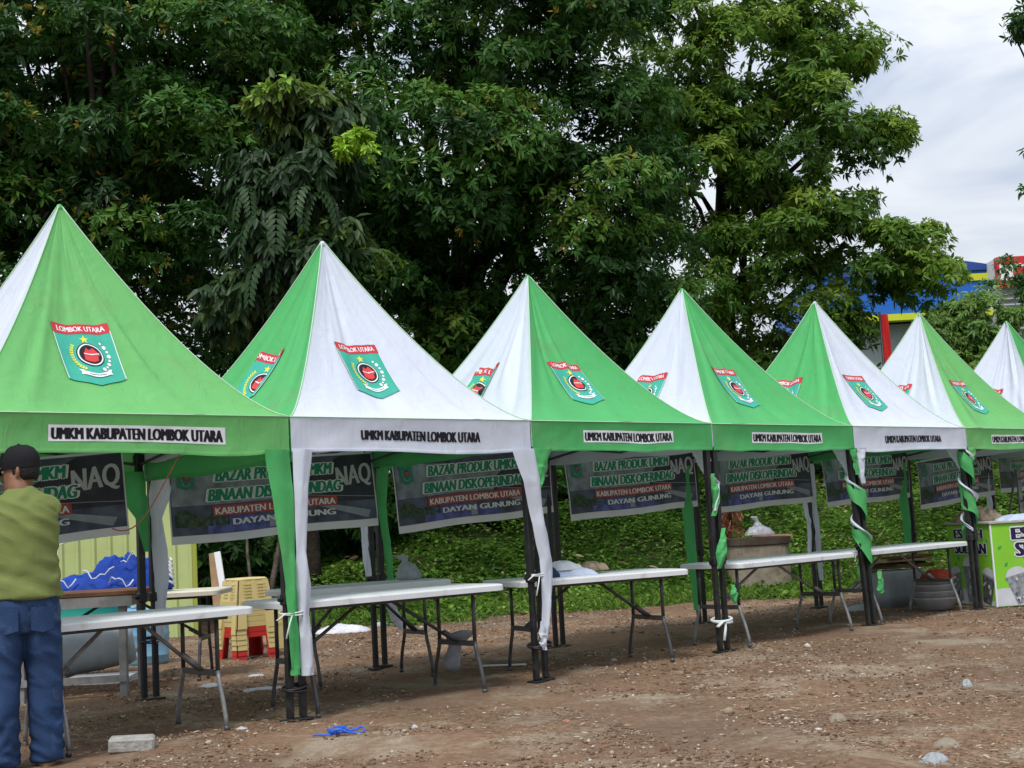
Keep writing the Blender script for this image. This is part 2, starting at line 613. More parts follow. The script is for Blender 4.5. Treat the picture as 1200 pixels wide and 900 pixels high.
def ground_mat():
    mt = bpy.data.materials.new('bare_earth')
    mt.use_nodes = True
    nt = mt.node_tree
    L = nt.links.new
    bs = nt.nodes['Principled BSDF']
    bs.inputs['Roughness'].default_value = 0.92
    bs.inputs['Specular IOR Level'].default_value = 0.15
    tcn = nt.nodes.new('ShaderNodeTexCoord')

    def nse(scale, det=5, rough=0.6, dist=0.0):
        n = nt.nodes.new('ShaderNodeTexNoise')
        n.inputs['Scale'].default_value = scale
        n.inputs['Detail'].default_value = det
        n.inputs['Roughness'].default_value = rough
        n.inputs['Distortion'].default_value = dist
        L(tcn.outputs['Object'], n.inputs['Vector'])
        return n.outputs['Fac']

    def ramp(src, *st):
        r = nt.nodes.new('ShaderNodeValToRGB')
        e = r.color_ramp.elements
        while len(e) < len(st):
            e.new(0.5)
        for q, (p, c) in zip(e, st):
            q.position = p
            q.color = (*c, 1)
        L(src, r.inputs[0])
        return r.outputs[0]

    def mixc(f, a, b):
        k = nt.nodes.new('ShaderNodeMix')
        k.data_type = 'RGBA'
        L(f, k.inputs[0])
        L(a, k.inputs[6])
        L(b, k.inputs[7])
        return k.outputs[2]

    base = ramp(nse(0.55, 6, 0.62, 0.4), (0.30, (0.108, 0.062, 0.038)), (0.50, (0.192, 0.112, 0.066)), (0.68, (0.278, 0.172, 0.105)))
    fine = ramp(nse(24, 6, 0.75), (0.30, (0.058, 0.037, 0.025)), (0.48, (0.160, 0.102, 0.065)), (0.62, (0.27, 0.19, 0.128)), (0.75, (0.42, 0.345, 0.25)))
    k = nt.nodes.new('ShaderNodeMix')
    k.data_type = 'RGBA'
    k.inputs[0].default_value = 0.5
    L(base, k.inputs[6])
    L(fine, k.inputs[7])
    c = k.outputs[2]
    pale = ramp(nse(1.4, 7, 0.7, 0.6), (0.50, (0, 0, 0)), (0.64, (0.72, 0.72, 0.72)))
    straw = ramp(nse(55, 4, 0.7), (0.3, (0.20, 0.155, 0.105)), (0.62, (0.40, 0.35, 0.26)))
    c = mixc(pale, c, straw)
    damp = ramp(nse(0.42, 4, 0.5), (0.46, (0, 0, 0)), (0.62, (0.5, 0.5, 0.5)))
    dk = ramp(nse(9, 5, 0.6), (0.3, (0.072, 0.050, 0.037)), (0.7, (0.145, 0.100, 0.069)))
    c = mixc(damp, c, dk)
    an = nt.nodes.new('ShaderNodeAttribute')
    an.attribute_name = 'tint'
    c = mixc(an.outputs['Fac'], c, ramp(nse(5, 6, 0.7), (0.3, (0.030, 0.055, 0.014)), (0.7, (0.060, 0.105, 0.024))))
    L(c, bs.inputs['Base Color'])
    b1 = nt.nodes.new('ShaderNodeBump')
    b1.inputs['Strength'].default_value = 0.55
    b1.inputs['Distance'].default_value = 0.02
    L(nse(48, 5, 0.7), b1.inputs['Height'])
    L(b1.outputs[0], bs.inputs['Normal'])
    return mt


M['earth'] = ground_mat()
_e = edge_y(np.clip(X, -9, 12))
veg = sstep((Y - _e + 0.1 + 0.9 * (vnoise(X, Y, 1.7, 41) - 0.5)) / 1.1)
g = mesh_np('ground', np.stack([X.ravel(), Y.ravel(), Z.ravel()], -1), F, M['earth'], smooth=True, tint=veg.ravel())
tag(g, kind='structure')


def tz(x, y):
    return float(terrain(x, y))


# ------------------------------------------------------------------ loose stones, chips of straw and litter crumbs
def scatter_view(n, pmin=640, pmax=905, lo=-60, hi=1260, pw=1.0):
    """ground points spread evenly over what the eye sees of the yard"""
    px = NR.uniform(lo, hi, n)
    py = pmin + (pmax - pmin) * NR.uniform(0, 1, n) ** pw
    d = FWD[None] + ((px - 600) / FPX)[:, None] * RGT[None] - ((py - 450) / FPX)[:, None] * UPV[None]
    t = -CAMH / d[:, 2]
    x, y = d[:, 0] * t, d[:, 1] * t
    ok = (t > 0) & (y < edge_y(np.clip(x, -9, 12)) + 0.5) & (y > 4)
    return x[ok], y[ok]


def world_scatter(n, x0=-5, x1=9, y0=4.8, y1=18):
    x, y = NR.uniform(x0, x1, n), NR.uniform(y0, y1, n)
    ok = y < edge_y(np.clip(x, -9, 12)) + 0.3
    return x[ok], y[ok]


_LN = [gnd(470, 778), gnd(600, 812), gnd(760, 838), gnd(960, 884)]


def lane(x, y):
    """a trodden strip swept almost clean of chips"""
    dmin = np.full(len(x), 9.0)
    for a, b in zip(_LN[:-1], _LN[1:]):
        vx, vy = b.x - a.x, b.y - a.y
        t = np.clip(((x - a.x) * vx + (y - a.y) * vy) / (vx * vx + vy * vy), 0, 1)
        dmin = np.minimum(dmin, np.hypot(x - a.x - t * vx, y - a.y - t * vy))
    return (dmin > 0.26 + 0.16 * (vnoise(x, y, 2.0, 61) - 0.5)) | (NR.uniform(0, 1, len(x)) < 0.15)


ICO_V = np.array([(0, 0, -1), (.72, -.53, -.45), (-.28, -.85, -.45), (-.89, 0, -.45), (-.28, .85, -.45), (.72, .53, -.45), (.28, -.85, .45), (-.72, -.53, .45), (-.72, .53, .45), (.28, .85, .45), (.89, 0, .45), (0, 0, 1)])
ICO_F = np.array([(0, 1, 2), (1, 0, 5), (0, 2, 3), (0, 3, 4), (0, 4, 5), (1, 5, 10), (2, 1, 6), (3, 2, 7), (4, 3, 8), (5, 4, 9), (1, 10, 6), (2, 6, 7), (3, 7, 8), (4, 8, 9), (5, 9, 10), (6, 10, 11), (7, 6, 11), (8, 7, 11), (9, 8, 11), (10, 9, 11)])


def stones(name, x, y, size, mt):
    n = len(x)
    sc = size[:, None] * NR.uniform(0.55, 1.3, (n, 3)) * np.array([1, 1, 0.55])
    an = NR.uniform(0, 2 * np.pi, n)
    V = ICO_V[None] * NR.uniform(0.75, 1.2, (n, 12, 1)) * sc[:, None]
    ca, sa = np.cos(an)[:, None], np.sin(an)[:, None]
    V = np.stack([V[..., 0] * ca - V[..., 1] * sa, V[..., 0] * sa + V[..., 1] * ca, V[..., 2]], -1)
    V += np.stack([x, y, terrain(x, y) + sc[:, 2] * 0.35], -1)[:, None]
    F = (ICO_F[None] + (np.arange(n) * 12)[:, None, None]).reshape(-1, 3)
    t = np.repeat(NR.uniform(0, 1, n), 12)
    return tag(mesh_np(name, V.reshape(-1, 3), F, mt, tint=t), 'loose pale stones and clods strewn over the brown dirt yard', 'gravel', kind='stuff')


M['stone'] = leaf_mat('loose_stone', [(0, (0.08, 0.046, 0.028)), (0.6, (0.19, 0.115, 0.068)), (0.85, (0.31, 0.24, 0.17)), (1, (0.50, 0.46, 0.40))], trans=0.0, rough=0.9, spec=0.15)
M['straw'] = leaf_mat('dry_straw', [(0, (0.09, 0.055, 0.032)), (0.55, (0.22, 0.145, 0.082)), (0.85, (0.36, 0.29, 0.19)), (1, (0.54, 0.50, 0.42))], trans=0.1, rough=0.85, spec=0.15)
x1, y1 = world_scatter(80000)
x2, y2 = scatter_view(22000)
xs, ys = np.r_[x1, x2], np.r_[y1, y2]
keep = (0.7 * vnoise(xs, ys, 0.8, 9) + 0.6 * vnoise(xs, ys, 2.7, 8) > 0.55)
keep &= lane(xs, ys)
xs, ys = xs[keep], ys[keep]
sz = 0.0035 + 0.012 * NR.uniform(0, 1, len(xs)) ** 4 + 0.02 * (NR.uniform(0, 1, len(xs)) > 0.996)
stones('gravel', xs, ys, sz, M['stone'])


def leaf_arrays(base, d, up, L, Wd, fold=0.18, droop=0.15):
    """folded six-cornered leaves from arrays"""
    d = d / np.linalg.norm(d, axis=1, keepdims=True)
    s = np.cross(d, up)
    s /= np.linalg.norm(s, axis=1, keepdims=True) + 1e-9
    u = np.cross(s, d)
    L, Wd = L[:, None], Wd[:, None]
    dr = np.array([0, 0, -1.0])[None] * L * droop
    b = base
    r1 = base + d * L * 0.32 + s * Wd * 0.5 + u * Wd * fold + dr * 0.12
    r2 = base + d * L * 0.70 + s * Wd * 0.36 + u * Wd * fold * 0.7 + dr * 0.5
    t = base + d * L + dr
    l2 = base + d * L * 0.70 - s * Wd * 0.36 + u * Wd * fold * 0.7 + dr * 0.5
    l1 = base + d * L * 0.32 - s * Wd * 0.5 + u * Wd * fold + dr * 0.12
    V = np.stack([b, r1, r2, t, l2, l1], 1).reshape(-1, 3)
    n = len(base)
    F = (np.array([[0, 1, 2, 3], [0, 3, 4, 5]])[None] + (np.arange(n) * 6)[:, None, None]).reshape(-1, 4)
    return V, F


x1, y1 = world_scatter(60000)
x2, y2 = scatter_view(24000)
xs, ys = np.r_[x1, x2], np.r_[y1, y2]
keep = vnoise(xs, ys, 0.7, 12) + 0.8 * vnoise(xs, ys, 2.6, 13) > 0.95
keep &= lane(xs, ys)
xs, ys = xs[keep], ys[keep]
n = len(xs)
an = NR.uniform(0, 2 * np.pi, n)
d = np.stack([np.cos(an), np.sin(an), NR.uniform(-0.12, 0.22, n)], -1)
V, F = leaf_arrays(np.stack([xs, ys, terrain(xs, ys) + NR.uniform(0.003, 0.012, n)], -1), d, np.stack([NR.normal(0, .3, n), NR.normal(0, .3, n), np.ones(n)], -1), NR.uniform(0.012, 0.05, n), NR.uniform(0.003, 0.010, n), 0.1, 0.0)
tag(mesh_np('straw_litter', V, F, M['straw'], tint=np.repeat(NR.uniform(0, 1, n), 6)), 'dry straw and leaf chips littering the brown dirt yard', 'straw', kind='stuff')

# ------------------------------------------------------------------ green bank behind the tents
M['cover'] = leaf_mat('ground_cover_leaves', [(0, (0.045, 0.10, 0.018)), (0.35, (0.095, 0.195, 0.030)), (0.75, (0.175, 0.31, 0.050)), (1, (0.30, 0.42, 0.08))], trans=0.38, rough=0.6, spec=0.15)


def cover(n, y0, y1, x0, x1):
    x = NR.uniform(x0, x1, n)
    y = NR.uniform(y0, y1, n)
    e = edge_y(np.clip(x, -9, 12))
    dens = np.clip((y - e + 0.1) / 0.9, 0, 1) * (0.25 + 1.0 * vnoise(x, y, 1.1, 21)) 
    k = (NR.uniform(0, 1, n) < dens)
    return x[k], y[k], e[k]


x, y, e = cover(270000, 15.4, 25.5, -4.5, 13.5)
n = len(x)
hump = 0.05 + 0.75 * vnoise(x, y, 0.9, 22) ** 2 * np.clip((y - e - 0.6) / 2.0, 0, 1) + 0.3 * vnoise(x, y, 2.4, 23) * np.clip((y - e - 1.0) / 2.5, 0, 1)
z = terrain(x, y) + hump * (1 - 0.55 * NR.uniform(0, 1, n) ** 2)
an = NR.uniform(0, 2 * np.pi, n)
el = NR.uniform(-0.15, 0.9, n)
d = np.stack([np.cos(an) * np.cos(el), np.sin(an) * np.cos(el), np.sin(el)], -1)
big = NR.uniform(0.045, 0.115, n) * (0.75 + 0.5 * vnoise(x, y, 0.6, 24))
V, F = leaf_arrays(np.stack([x, y, z], -1), d, np.tile([[0.0, 0.1, 1.0]], (n, 1)), big, big * NR.uniform(0.45, 0.75, n), 0.15, 0.25)
tn = np.clip(0.10 + 0.75 * vnoise(x, y, 0.8, 25) + NR.normal(0, 0.16, n), 0, 1)
tag(mesh_np('ground_cover', V, F, M['cover'], tint=np.repeat(tn, 6)), 'dense green creepers and weeds covering the bank behind the tents', 'weeds', kind='stuff')
# short grass along the foot of the bank
n = 150000
x = NR.uniform(-4.0, 12.5, n)
e = edge_y(np.clip(x, -9, 12))
y = e + NR.uniform(-0.3, 5.0, n) * NR.uniform(0.3, 1, n)
k = NR.uniform(0, 1, n) < np.clip((y - e + 0.25) / 0.8, 0, 1) * (vnoise(x, y, 1.2, 31) * 1.7 - 0.25)
x, y = x[k], y[k]
n = len(x)
an = NR.uniform(0, 2 * np.pi, n)
el = NR.uniform(0.5, 1.4, n)
d = np.stack([np.cos(an) * np.cos(el), np.sin(an) * np.cos(el), np.sin(el)], -1)
V, F = leaf_arrays(np.stack([x, y, terrain(x, y) - 0.005], -1), d, np.tile([[0.1, -1.0, 0.3]], (n, 1)), NR.uniform(0.06, 0.26, n), NR.uniform(0.007, 0.016, n), 0.1, 0.35)
tag(mesh_np('grass', V, F, M['cover'], tint=np.repeat(NR.uniform(0.25, 1.0, n), 6)), 'short bright green grass along the foot of the bank', 'grass', kind='stuff')

# dead leaves and bare stems caught in the creepers
n = 5200
x = NR.uniform(-4.0, 12.5, n)
y = edge_y(np.clip(x, -9, 12)) + NR.uniform(-0.3, 7.5, n)
an = NR.uniform(0, 2 * np.pi, n)
d = np.stack([np.cos(an), np.sin(an), NR.uniform(-0.4, 0.4, n)], -1)
k = vnoise(x, y, 0.9, 51) > 0.45
V, F = leaf_arrays(np.stack([x, y, terrain(x, y) + NR.uniform(0.02, 0.34, n) * np.clip((y - edge_y(np.clip(x, -9, 12))) / 2, 0.05, 1)], -1)[k], d[k], NR.normal(0, 1, (int(k.sum()), 3)), NR.uniform(0.05, 0.17, int(k.sum())), NR.uniform(0.012, 0.045, int(k.sum())), 0.2, 0.2)
tag(mesh_np('dead_leaves', V, F, M['straw'], tint=np.repeat(NR.uniform(0.1, 0.9, int(k.sum())), 6)), 'brown dead leaves caught among the weeds of the green bank', 'dead leaves', kind='stuff')

# ------------------------------------------------------------------ trees
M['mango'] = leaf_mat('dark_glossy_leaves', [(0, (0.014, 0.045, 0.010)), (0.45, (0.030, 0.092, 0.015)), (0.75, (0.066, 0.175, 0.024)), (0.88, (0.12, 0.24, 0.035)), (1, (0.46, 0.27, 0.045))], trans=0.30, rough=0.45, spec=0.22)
M['lighttree'] = leaf_mat('light_green_leaves', [(0, (0.024, 0.058, 0.012)), (0.4, (0.052, 0.122, 0.018)), (0.75, (0.125, 0.245, 0.028)), (1, (0.28, 0.38, 0.05))], trans=0.36, rough=0.45, spec=0.22)
M['pinnate'] = leaf_mat('drooping_pale_leaves', [(0, (0.020, 0.046, 0.018)), (0.5, (0.036, 0.080, 0.026)), (0.8, (0.13, 0.19, 0.05)), (0.88, (0.20, 0.34, 0.035)), (1, (0.38, 0.62, 0.045))], trans=0.35, rough=0.45, spec=0.25)
M['fine'] = leaf_mat('fine_bush_leaves', [(0, (0.04, 0.10, 0.02)), (0.5, (0.085, 0.20, 0.035)), (1, (0.20, 0.34, 0.06))], trans=0.35, rough=0.5)
M['bark'] = mat('tree_bark', (0.028, 0.022, 0.018), 0.9, 0.1, var=0.4, vscale=9, bump=0.8, bscale=25)
M['pbark'] = mat('pale_branch_bark', (0.12, 0.10, 0.085), 0.9, 0.1, var=0.4, vscale=9, bump=0.8, bscale=25)


def unit(v):
    return v / (np.linalg.norm(v, axis=-1, keepdims=True) + 1e-9)


def crown(name, lobes, n_puff, n_ros, leafL, mt, parent, origin, rng, tint0=0.42, puff_r=(0.45, 0.95), leaves=(9, 14), wid=0.31, droop=0.22, young=0.0, spread=(0.75, 1.75), upb=0.55, tvar=0.18):
    """puffs of leaf rosettes spread through the lobes; returns puff centres for the limbs"""
    lc = np.array([l[0] for l in lobes])
    lr = np.array([l[1] for l in lobes])
    wgt = np.array([(l[1][0] * l[1][2]) * (l[2] if len(l) > 2 else 1) for l in lobes])
    li = rng.choice(len(lobes), n_puff, p=wgt / wgt.sum())
    dirs = unit(rng.normal(0, 1, (n_puff, 3)))
    rad = rng.uniform(0.25, 1.0, n_puff) ** 0.55
    pc = lc[li] + dirs * lr[li] * rad[:, None] * 0.92
    pr = rng.uniform(puff_r[0], puff_r[1], n_puff)
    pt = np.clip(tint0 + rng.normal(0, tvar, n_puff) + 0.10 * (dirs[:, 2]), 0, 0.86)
    pi = rng.integers(0, n_puff, n_ros)
    dd = unit(rng.normal(0, 1, (n_ros, 3)) + np.array([0, -0.25, upb]))
    rc = pc[pi] + dd * (pr[pi] * rng.uniform(0.55, 1.05, n_ros))[:, None] * np.array([1.1, 1.1, 0.7])
    ax = unit(dd + 0.35 * dirs[pi] + np.array([0, 0, 0.35]) + rng.normal(0, 0.25, (n_ros, 3)))
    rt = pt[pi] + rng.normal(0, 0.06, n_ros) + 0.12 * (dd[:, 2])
    yg = rng.uniform(0, 1, n_ros) < young
    nl = rng.integers(leaves[0], leaves[1], n_ros)
    ri = np.repeat(np.arange(n_ros), nl)
    n = len(ri)
    a = ax[ri]
    p1 = unit(np.cross(a, unit(rng.normal(0, 1, (n_ros, 3)))[ri]))
    p2 = np.cross(a, p1)
    ph = rng.uniform(0, 2 * np.pi, n)
    el = rng.uniform(spread[0], spread[1], n)
    el = np.where(yg[ri], el * 0.6, el)
    d = a * np.cos(el)[:, None] + (p1 * np.cos(ph)[:, None] + p2 * np.sin(ph)[:, None]) * np.sin(el)[:, None]
    d = unit(d + np.array([0, 0, -droop]) * rng.uniform(0.3, 1.4, (n, 1)))
    L = leafL * rng.uniform(0.6, 1.2, n) * np.where(yg[ri], 0.75, 1.0)
    base = rc[ri] + a * rng.uniform(-0.06, 0.03, (n, 1)) + d * 0.02
    V, F = leaf_arrays(base, d, a + rng.normal(0, 0.3, (n, 3)), L, L * wid * rng.uniform(0.8, 1.25, n), 0.16, 0.16)
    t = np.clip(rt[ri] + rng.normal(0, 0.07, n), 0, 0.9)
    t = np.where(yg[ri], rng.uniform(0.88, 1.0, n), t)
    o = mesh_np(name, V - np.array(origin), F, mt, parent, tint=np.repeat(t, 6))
    return pc


def limbs(name, base, fork, tips, r0, parent, origin, mt, rng, n_limb=26):
    mb = MB()
    base, fork = Vector(base), Vector(fork)
    pts = []
    for k in range(7):
        t = k / 6
        q = base.lerp(fork, t)
        q += Vector((mnoise.noise(Vector((t * 2.2, base.x, 0))) * 0.22 * t, mnoise.noise(Vector((t * 2.2, base.x, 7))) * 0.22 * t, 0))
        pts.append(q)
    mb.tube(pts, [r0 * (1.35 - 0.9 * k / 6) if k else r0 * 1.7 for k in range(7)], 10)
    t = mb.build('trunk', mt, parent, True, origin)
    mb = MB()
    sel = rng.choice(len(tips), min(n_limb, len(tips)), replace=False)
    for i in sel:
        tip = Vector(tips[i])
        s = pts[int(rng.integers(3, 7))]
        mid = s.lerp(tip, 0.5) + Vector((rng.normal(0, 0.2), rng.normal(0, 0.2), rng.uniform(0.0, 0.5)))
        ps = [s, s.lerp(mid, 0.5) + Vector((rng.normal(0, 0.08), rng.normal(0, 0.08), 0.06)), mid, mid.lerp(tip, 0.55) + Vector((rng.normal(0, 0.08), 0, rng.normal(0, 0.08))), tip]
        w = r0 * rng.uniform(0.28, 0.5)
        mb.tube(ps, [w, w * 0.8, w * 0.6, w * 0.38, w * 0.16], 6)
    mb.build('limb', mt, parent, True, origin)


def lobe(px, py, depth, rx, rz, ry=None, w=1.0):
    """crown lobe centred on a pixel, radii given in pixels of the photograph at that depth"""
    k = depth / FPX
    return (np.array(at(px, py, depth)), np.array([rx * k, (ry if ry else min(rx * k, 2.6)), rz * k]), w)


def tree(name, label, group, basexy, lobes, n_puff, n_ros, leafL, mt, r0, seed, bark='bark', forkpx=None, n_limb=26, cat='tree', **kw):
    rng = np.random.default_rng(seed)
    bx, by = basexy
    org = Vector((bx, by, tz(bx, by) - 0.05))
    root = empty(name, org, 0, label, cat, group)
    tips = crown('crown', lobes, n_puff, n_ros, leafL, mt, root, org, rng, **kw)
    if r0:
        top = sum((np.array(l[0]) for l in lobes), np.zeros(3)) / len(lobes)
        fork = Vector(forkpx) if forkpx is not None else Vector((bx * 0.5 + top[0] * 0.5, by, org.z + (top[2] - org.z) * 0.62))
        limbs('trunk', org, fork, tips, r0, root, org, M[bark], rng, n_limb)
    return root


# tall dark tree at the left with orange young shoots
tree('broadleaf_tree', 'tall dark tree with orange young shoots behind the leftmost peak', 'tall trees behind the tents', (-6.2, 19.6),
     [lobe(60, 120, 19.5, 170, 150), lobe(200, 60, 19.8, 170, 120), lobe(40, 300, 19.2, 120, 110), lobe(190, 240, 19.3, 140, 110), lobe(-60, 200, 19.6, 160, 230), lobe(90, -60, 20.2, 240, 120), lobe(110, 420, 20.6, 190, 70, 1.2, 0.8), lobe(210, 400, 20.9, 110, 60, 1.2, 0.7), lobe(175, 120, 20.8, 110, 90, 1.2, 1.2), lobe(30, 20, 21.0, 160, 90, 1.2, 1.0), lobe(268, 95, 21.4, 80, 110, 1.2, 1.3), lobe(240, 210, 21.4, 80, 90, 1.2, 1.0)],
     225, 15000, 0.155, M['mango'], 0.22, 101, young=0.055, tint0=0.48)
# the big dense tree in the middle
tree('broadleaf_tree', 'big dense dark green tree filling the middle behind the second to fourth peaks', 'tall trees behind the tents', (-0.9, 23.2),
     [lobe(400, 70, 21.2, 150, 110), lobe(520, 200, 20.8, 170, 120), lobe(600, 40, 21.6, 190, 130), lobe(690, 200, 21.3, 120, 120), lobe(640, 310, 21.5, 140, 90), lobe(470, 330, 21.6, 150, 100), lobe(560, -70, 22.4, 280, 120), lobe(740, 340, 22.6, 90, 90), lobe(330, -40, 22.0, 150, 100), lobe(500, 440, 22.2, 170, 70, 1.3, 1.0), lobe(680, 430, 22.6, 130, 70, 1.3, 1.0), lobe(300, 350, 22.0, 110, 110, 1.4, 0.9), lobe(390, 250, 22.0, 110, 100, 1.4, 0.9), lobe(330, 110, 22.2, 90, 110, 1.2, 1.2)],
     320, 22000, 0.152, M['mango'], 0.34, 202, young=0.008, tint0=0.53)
# lighter, airy tree at the right
tree('broadleaf_tree', 'lighter green airy tree with sky gaps and a bare trunk right of the middle', 'tall trees behind the tents', (4.05, 25.6),
     [lobe(870, 90, 24.6, 105, 110), lobe(945, 175, 24.4, 100, 120), lobe(820, 200, 24.8, 90, 130), lobe(1000, 140, 24.6, 36, 45, 0.8), lobe(950, 40, 25.2, 40, 50, 0.9), lobe(920, 310, 24.4, 130, 70), lobe(1040, 300, 24.0, 64, 50, 0.9, 1.2), lobe(1084, 322, 24.0, 36, 30, 0.6, 2.0), lobe(850, -60, 25.4, 120, 90), lobe(1040, 150, 24.6, 13, 22, 0.4, 2.5), lobe(998, 70, 25.0, 22, 20, 0.5, 1.5), lobe(960, 390, 24.6, 60, 50, 0.8), lobe(860, 400, 25.4, 110, 60, 1.0), lobe(760, 60, 25.6, 60, 130, 1.0)],
     200, 9500, 0.162, M['lighttree'], 0.21, 303, tint0=0.65, forkpx=at(849, 120, 25.4), n_limb=34, puff_r=(0.3, 0.72))
# tree with long hanging leaflets between the first two peaks
rt = tree('drooping_tree', 'slender tree with long hanging grey green leaflets between the two leftmost peaks', 'tall trees behind the tents', (-2.9, 18.4),
          [lobe(330, 200, 17.6, 70, 60, 0.8), lobe(345, 290, 17.4, 62, 70, 0.8), lobe(300, 330, 17.8, 60, 70, 0.8), lobe(370, 170, 17.6, 50, 50, 0.7)],
          40, 1100, 0.22, M['pinnate'], 0.09, 404, droop=1.5, tint0=0.42, wid=0.33, leaves=(8, 14), puff_r=(0.3, 0.6), spread=(0.6, 1.5))


def fronds(name, c, n, L, tint, parent, origin, seed, mt, hang=0.7):
    """compound leaves: paired leaflets along an arching stalk"""
    rng = np.random.default_rng(seed)
    B_, D_, U_, L_ = [], [], [], []
    for i in range(n):
        a = rng.uniform(0, 2 * np.pi)
        d0 = np.array([math.cos(a), math.sin(a) * 0.7 - 0.2, rng.uniform(0.0, 0.9)])
        p = np.array(c) + rng.normal(0, 0.05, 3)
        seg = 8
        for s in range(seg):
            d0 = unit(d0 + np.array([0, 0, -hang / seg * 2]))
            p = p + d0 * L / seg
            sd_ = unit(np.cross(d0, [0, 0, 1.0]))
            for sg in (-1, 1):
                B_.append(p.copy())
                D_.append(unit(d0 * 0.55 + sd_ * sg + np.array([0, 0, -0.45])))
                U_.append(np.cross(sd_, d0))
                L_.append(L * 0.30 * (1 - 0.4 * s / seg))
    B_, D_, U_, L_ = map(np.array, (B_, D_, U_, L_))
    V, F = leaf_arrays(B_, D_, U_, L_, L_ * (0.55 if tint > 0.9 else 0.42), 0.12, 0.2)
    t = np.clip(rng.normal(tint, 0.06, len(B_)), 0, 1)
    return mesh_np(name, V - np.array(origin), F, mt, parent, tint=np.repeat(t, 6))


for k, (px, py, dp, nn, LL, tt, hg) in enumerate([ (430, 290, 17.4, 7, 0.5, 0.82, 0.9), (405, 285, 17.4, 5, 0.5, 0.80, 0.9), (325, 240, 17.0, 8, 0.75, 0.42, 1.6), (310, 310, 17.0, 8, 0.7, 0.40, 1.6), (355, 290, 17.0, 7, 0.7, 0.44, 1.6), (290, 215, 17.1, 6, 0.6, 0.42, 1.5), (365, 225, 17.0, 7, 0.65, 0.42, 1.6)]):
    fronds('young_shoot' if tt > 0.7 else 'frond', at(px, py, dp), nn, LL, tt, rt, rt.location, 900 + k, M['pinnate'], hg)

crown('young_shoot', [lobe(415, 160, 16.9, 20, 16, 0.22), lobe(434, 182, 16.85, 15, 18, 0.2), lobe(402, 178, 16.9, 12, 12, 0.2)], 16, 95, 0.15, M['pinnate'], rt, rt.location, np.random.default_rng(5), puff_r=(0.06, 0.13), wid=0.42, droop=0.9, young=1.0, spread=(0.5, 1.6))
crown('young_shoot', [lobe(335, 118, 17.2, 44, 16, 0.3)], 14, 80, 0.20, M['pinnate'], rt, rt.location, np.random.default_rng(6), puff_r=(0.1, 0.2), wid=0.34, droop=0.8, tint0=0.74, spread=(0.7, 1.6), tvar=0.04)

# dark thicket along the back of the bank
thick = [(-5.2, 20.5, 2.3, 'left of the green shed roofline'), (-2.6, 20.2, 2.6, 'between the first and second peaks'), (-0.6, 21.6, 2.6, 'below the drooping tree'), (1.1, 22.6, 2.4, 'under the big middle tree'), (2.9, 23.6, 2.4, 'behind the third and fourth peaks'), (4.9, 24.6, 2.3, 'at the foot of the airy tree'), (6.8, 25.2, 2.1, 'behind the fifth peak'), (8.6, 26.0, 2.0, 'left of the light feathery bush')]
for k, (x, y, h, w_) in enumerate(thick):
    c = np.array([x, y, tz(x, y) + h * 0.5])
    tree('shrub', 'dark green undergrowth shrub ' + w_, 'dark shrubs along the bank', (x, y), [(c, np.array([1.35, 0.9, h * 0.62]), 1), (c + np.array([0.7, -0.3, -0.5]), np.array([0.8, 0.7, 0.7]), 0.8)], 44, 1300, 0.18, M['mango'], 0.05, 500 + k, tint0=0.42, puff_r=(0.3, 0.6), n_limb=8, cat='shrub')
# feathery light bushes at the right
tree('feathery_bush', 'light green feathery bush below the blue building, right of the sixth peak', 'light bushes at the right', (10.1, 27.5),
     [lobe(1145, 395, 27.0, 66, 46, 1.0), lobe(1190, 402, 27.4, 56, 34, 1.0), lobe(1108, 410, 26.6, 46, 46, 0.9), lobe(1150, 470, 26.6, 90, 50, 0.9), lobe(1240, 420, 27.4, 60, 60, 1.0)], 90, 3800, 0.15, M['fine'], 0.05, 601, tint0=0.68, puff_r=(0.25, 0.5), n_limb=10, cat='bush', wid=0.3)
tree('feathery_bush', 'dull green bush low behind the peak of the fifth tent', 'light bushes at the right', (6.4, 27.8),
     [lobe(962, 445, 27.5, 36, 40, 0.8), lobe(940, 470, 27.5, 46, 60, 0.8)], 26, 800, 0.17, M['lighttree'], 0.05, 602, tint0=0.42, puff_r=(0.25, 0.5), n_limb=8, cat='bush')
# overhanging tree at the right edge
tree('overhanging_tree', 'dark leafy twigs of a tree reaching in at the right edge of the sky', 'tall trees behind the tents', (8.6, 16.6),
     [lobe(1200, 26, 15.0, 26, 20, 0.25, 4), lobe(1208, 180, 15.0, 14, 6, 0.2, 2.5), lobe(1210, 226, 15.0, 12, 5, 0.2, 2.5), lobe(1205, 280, 15.0, 18, 5, 0.2, 3.5), lobe(1340, 130, 16.0, 90, 190, 1.2, 0.8)],
     100, 900, 0.10, M['mango'], 0.16, 701, tint0=0.42, puff_r=(0.06, 0.15), n_limb=22, forkpx=at(1330, 170, 16.2), leaves=(6, 10))
tree('overhanging_tree', 'olive leafed tree with rusty tips before the white louvred wall at right', 'tall trees behind the tents', (13.4, 31.2),
     [lobe(1186, 310, 31, 16, 6, 0.4, 3), lobe(1202, 325, 31, 16, 9, 0.4, 2), lobe(1212, 345, 31, 22, 16, 0.7), lobe(1166, 338, 31, 16, 6, 0.4, 4), lobe(1260, 320, 31.2, 40, 60, 1.0)],
     44, 330, 0.15, M['fine'], 0.07, 702, tint0=0.30, puff_r=(0.12, 0.3), n_limb=14, young=0.02)
